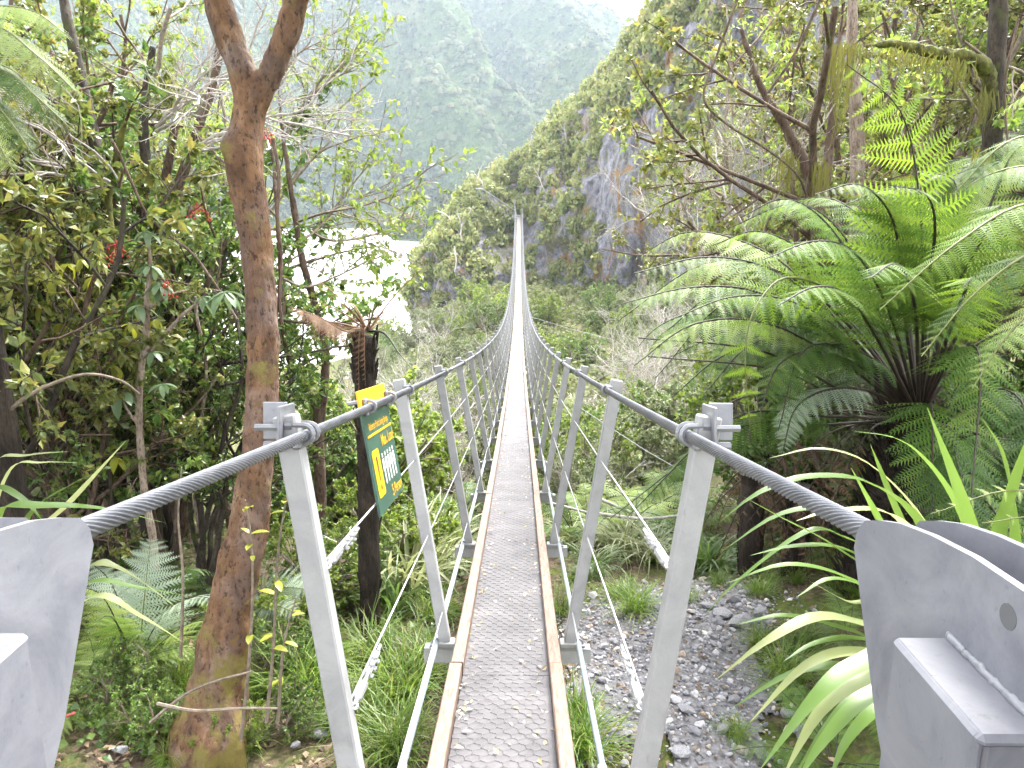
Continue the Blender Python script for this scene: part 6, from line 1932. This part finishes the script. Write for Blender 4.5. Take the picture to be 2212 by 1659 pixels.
# sheet of fines under the stones
gxs, gys = np.linspace(gmx, gMx, 60), np.linspace(gmy, gMy, 60)
Xg, Yg = np.meshgrid(gxs, gys, indexing='ij')
ing = in_ground((Xg + .12 * fbm(Xg * 3, Yg * 3, 1.)).ravel(), (Yg + .12 * fbm(Xg * 3, Yg * 3, 5.)).ravel()).reshape(Xg.shape)
Vg = np.stack([Xg, Yg, H(Xg, Yg) + .012], -1).reshape(-1, 3)
Qg = [(i * 60 + j, (i + 1) * 60 + j, (i + 1) * 60 + j + 1, i * 60 + j + 1) for i in range(59) for j in range(59) if ing[i, j] and ing[i + 1, j] and ing[i, j + 1] and ing[i + 1, j + 1]]
o = part('gravel_path', MB().add(Vg, None, Qg).mesh('gravel_path', True), plain('gravel_fines', (.12, .115, .122), .9, 0, 40, .5))
tag(o, 'patch of grey gravel right of the bridge deck', 'gravel', kind='structure')
def stone_tpl(rg, flat=.55):
    a = unit(np.array([(x, y, z) for x in (-1, 0, 1) for y in (-1, 0, 1) for z in (-1, 0, 1) if abs(x) + abs(y) + abs(z) in (1, 3)], float))
    import itertools
    a = a * rg.uniform(.75, 1.15, (len(a), 1)) * np.array([1, rg.uniform(.6, .9), flat])
    T = []
    for i, j, k in itertools.combinations(range(len(a)), 3):
        nrm = np.cross(a[j] - a[i], a[k] - a[i])
        d = (a - a[i]) @ nrm
        if (d <= 1e-9).all():
            T.append((i, j, k))
        elif (d >= -1e-9).all():
            T.append((i, k, j))
    return a, np.array(T)
STN = [stone_tpl(rg, f) for f in (.5, .65, .4, .8, .35)]
n = 12000
x, y = rg.uniform(gmx, gMx, n), rg.uniform(gmy, gMy, n)
k = in_ground(x + .15 * rg.normal(size=n), y + .15 * rg.normal(size=n)) & (np.abs(x) > .24)
x, y = x[k], y[k]
s = np.exp(rg.normal(size=len(x)) * .5) * .0092
mb = MB()
pick = rg.integers(0, 5, len(x))
for t_ in range(5):
    q = pick == t_
    M = rot_z(rg.uniform(0, 6.28, q.sum())) * s[q][:, None, None]
    M = np.einsum('kij,kjl->kil', M, orient(np.tile([0, 1., 0], (q.sum(), 1)) + rg.normal(size=(q.sum(), 3)) * .25, np.tile([0, 0, 1.], (q.sum(), 1)) + rg.normal(size=(q.sum(), 3)) * .2))
    mb.inst(STN[t_][0], STN[t_][1], M, np.stack([x[q], y[q], H(x[q], y[q]) + .012 + s[q] * .25], -1))
tag(part('gravel', mb, GRAV), 'loose grey gravel strewn over the bank right of the deck', 'gravel', kind='stuff')
STONES = [(1560, 1338, .15), (1600, 1360, .16), (1530, 1318, .11), (1640, 1330, .1), (1585, 1520, .075), (1690, 1465, .07), (1480, 1545, .09), (1400, 1560, .06), (1700, 1555, .08), (1730, 1600, .09), (1470, 1640, .1), (1350, 1600, .06), (1640, 1640, .09), (1560, 1590, .07), (1300, 1480, .06), (1420, 1420, .055), (1500, 1440, .05), (1540, 1400, .06), (1330, 1400, .05), (1610, 1290, .06), (1490, 1275, .06),
          (705, 1555, .07), (730, 1590, .06), (690, 1600, .08), (640, 1620, .05), (760, 1640, .06), (260, 1630, .07), (320, 1640, .06), (980, 1520, .05)]
sme = []
for q in range(5):
    sme.append(MB().add(*stone_tpl(rg, .32 + .06 * q)).mesh('stone'))
SLATE = gravel_mat()
rock_st = plain('stone_grey', (.2, .197, .213), .75, 0, 12, .4)
for q, (px, py, s_) in enumerate(STONES):
    p = ground_at(px, py, 1.4)
    o = part('stone', sme[q % 5], rock_st, None, Matrix.Translation(p + [0, 0, .02 + s_ * .08]) @ Matrix.Rotation(R.uniform(0, 6.28), 4, 'Z') @ Matrix.Rotation(R.uniform(-.25, .25), 4, 'X') @ Matrix.Scale(s_ * .55, 4))
    big = s_ > .1
    tag(o, ('large flat grey slab at the top of the gravel' if big else 'flat grey stone lying in the gravel right of the deck') if px > 1100 else 'grey stone among litter left of the first post', 'stone', ('big slabs' if big else 'stones in the gravel') if px > 1100 else 'stones left of the deck')
# leaf litter on ground and deck
LIT = leaf_mat('leaf_litter', [(.06, .04, .025), (.13, .085, .05), (.27, .19, .125), (.09, .05, .03), (.20, .15, .10)], .8, .1)
def litter(name, n, fn, size, lab, mat, up=.012):
    x, y, z = fn(n)
    M = orient(rg.normal(size=(len(x), 3)) * [1, 1, .25], np.tile([0, 0, 1.], (len(x), 1)) + rg.normal(size=(len(x), 3)) * .35) * (size * rg.uniform(.5, 1.4, len(x)))[:, None, None]
    o = part(name, MB().inst(L_BROAD[0], L_BROAD[1], M, np.stack([x, y, z + up], -1)), mat)
    tag(o, lab, 'leaf litter', kind='stuff')
def f1(n):
    x, y = rg.uniform(-3.2, -.3, n), rg.uniform(1.6, 6, n)
    return x, y, H(x, y)
def f2(n):
    x, y = rg.uniform(.3, 3.2, n), rg.uniform(1.6, 5.6, n)
    return x, y, H(x, y)
litter('leaf_litter', 4600, f1, .044, 'brown leaf litter scattered on the ground left of the bridge', LIT)
litter('leaf_litter', 1500, f2, .038, 'brown leaf litter scattered over the gravel and soil at right', LIT, .02)
def f3(n):
    sd = rg.choice([-1, 1], n)
    x = np.where(rg.random(n) < .7, sd * (.165 - np.abs(rg.normal(size=n)) * .035), rg.uniform(-.16, .16, n))
    y = 1.7 + rg.random(n) ** 1.2 * 16
    p = np.array([loc2w((a, 0, DK + .006), b_) for a, b_ in zip(x, y)])
    return p[:, 0], p[:, 1], p[:, 2]
litter('deck_litter', 700, f3, .025, 'small fallen leaves and twigs along the netted deck', leaf_mat('deck_leaf', [(.30, .25, .21), (.42, .38, .34), (.20, .15, .11), (.36, .34, .12)], .8, .1), 0.0)

# ground herbs that hide the soil
HERB = leaf_mat('herb', [(.05, .10, .02), (.09, .15, .03), (.13, .18, .035)], .45, .35)
n = 22000
x = np.concatenate([rg.uniform(-4.2, -.35, n // 2), rg.uniform(.35, 5, n // 2)])
y = rg.uniform(2.2, 11, len(x))
pat = fbm(x * 1.1, y * 1.1, 3., 3)
k = (pat > -.05) & ~in_ground(x, y)
x, y = x[k], y[k]
M = orient(rg.normal(size=(len(x), 3)) * [1, 1, .5] + [0, 0, .35], np.tile([0, 0, 1.], (len(x), 1)) + rg.normal(size=(len(x), 3)) * .5) * (.05 * rg.uniform(.5, 1.4, len(x)))[:, None, None]
tag(part('ground_herbs', MB().inst(L_ROUND[0], L_ROUND[1], M, np.stack([x, y, H(x, y) + rg.uniform(.01, .10, len(x))], -1)), HERB), 'low green leafy ground cover around the plants', 'ground cover', kind='stuff')

# fallen grey branches on the right slope
for pp_, lab in (([(1290, 1110, 6.5), (1400, 1120, 6.2), (1520, 1105, 6.0)], 'fallen grey branch lying across slope behind the first right post'), ([(1300, 1080, 7), (1420, 1130, 6.8), (1560, 1170, 6.5)], 'thin fallen stick crossing the grey branch'), ([(1180, 1085, 7), (1290, 1112, 6.7)], 'short fallen stick just right of the deck')):
    c = bez(np.array([at(*p) for p in pp_]), 14)
    tag(part('fallen_branch', MB().tube(c, np.linspace(.016, .008, len(c)), 6), TWIG_PALE), lab, 'branch')
# bare pale trunks on the bluff
rg = np.random.default_rng(95)
for q in range(16):
    u, v = rg.uniform(.08, .6), rg.uniform(.2, .85)
    p = cliff_pt(np.array([u]), np.array([v]))[0]
    L = rg.uniform(1.5, 3.2)
    tubes, sites = [], []
    grow(rg, p * 0, (rg.normal() * .3, rg.normal() * .2, 1), L, .06, 1, dict(CF_TWIG, seg=.4, kids=(5,)), tubes, sites)
    mb = MB()
    for pts, rr, lvl in tubes:
        mb.tube(pts, rr * 1.2, 4, False)
    o = part('bare_tree', mb, TWIG_PALE)
    o.location = p + [0, -.3, 0]
    tag(o, 'thin pale bare tree standing in the scrub on the far bluff', 'tree', 'bare trees on the bluff')

# ------------------------------------------------------------------ air
m, N, L = newmat('valley_haze')
pv = N.new('ShaderNodeVolumePrincipled')
pv.inputs['Color'].default_value = (0.74, 0.87, 1.0, 1)
pv.inputs['Density'].default_value = HAZE_DENSITY
pv.inputs['Anisotropy'].default_value = 0.2
out = N.new('ShaderNodeOutputMaterial')
L.new(pv.outputs[0], out.inputs['Volume'])
if HAZE_DENSITY > 0:
    mb = MB().box((0, 0, 0), (2320, 1300, 405))
    o = part('haze', mb, m)
    o.location = (0, 620, 140)
    tag(o, 'thin pale blue haze filling the valley', 'haze', kind='stuff')
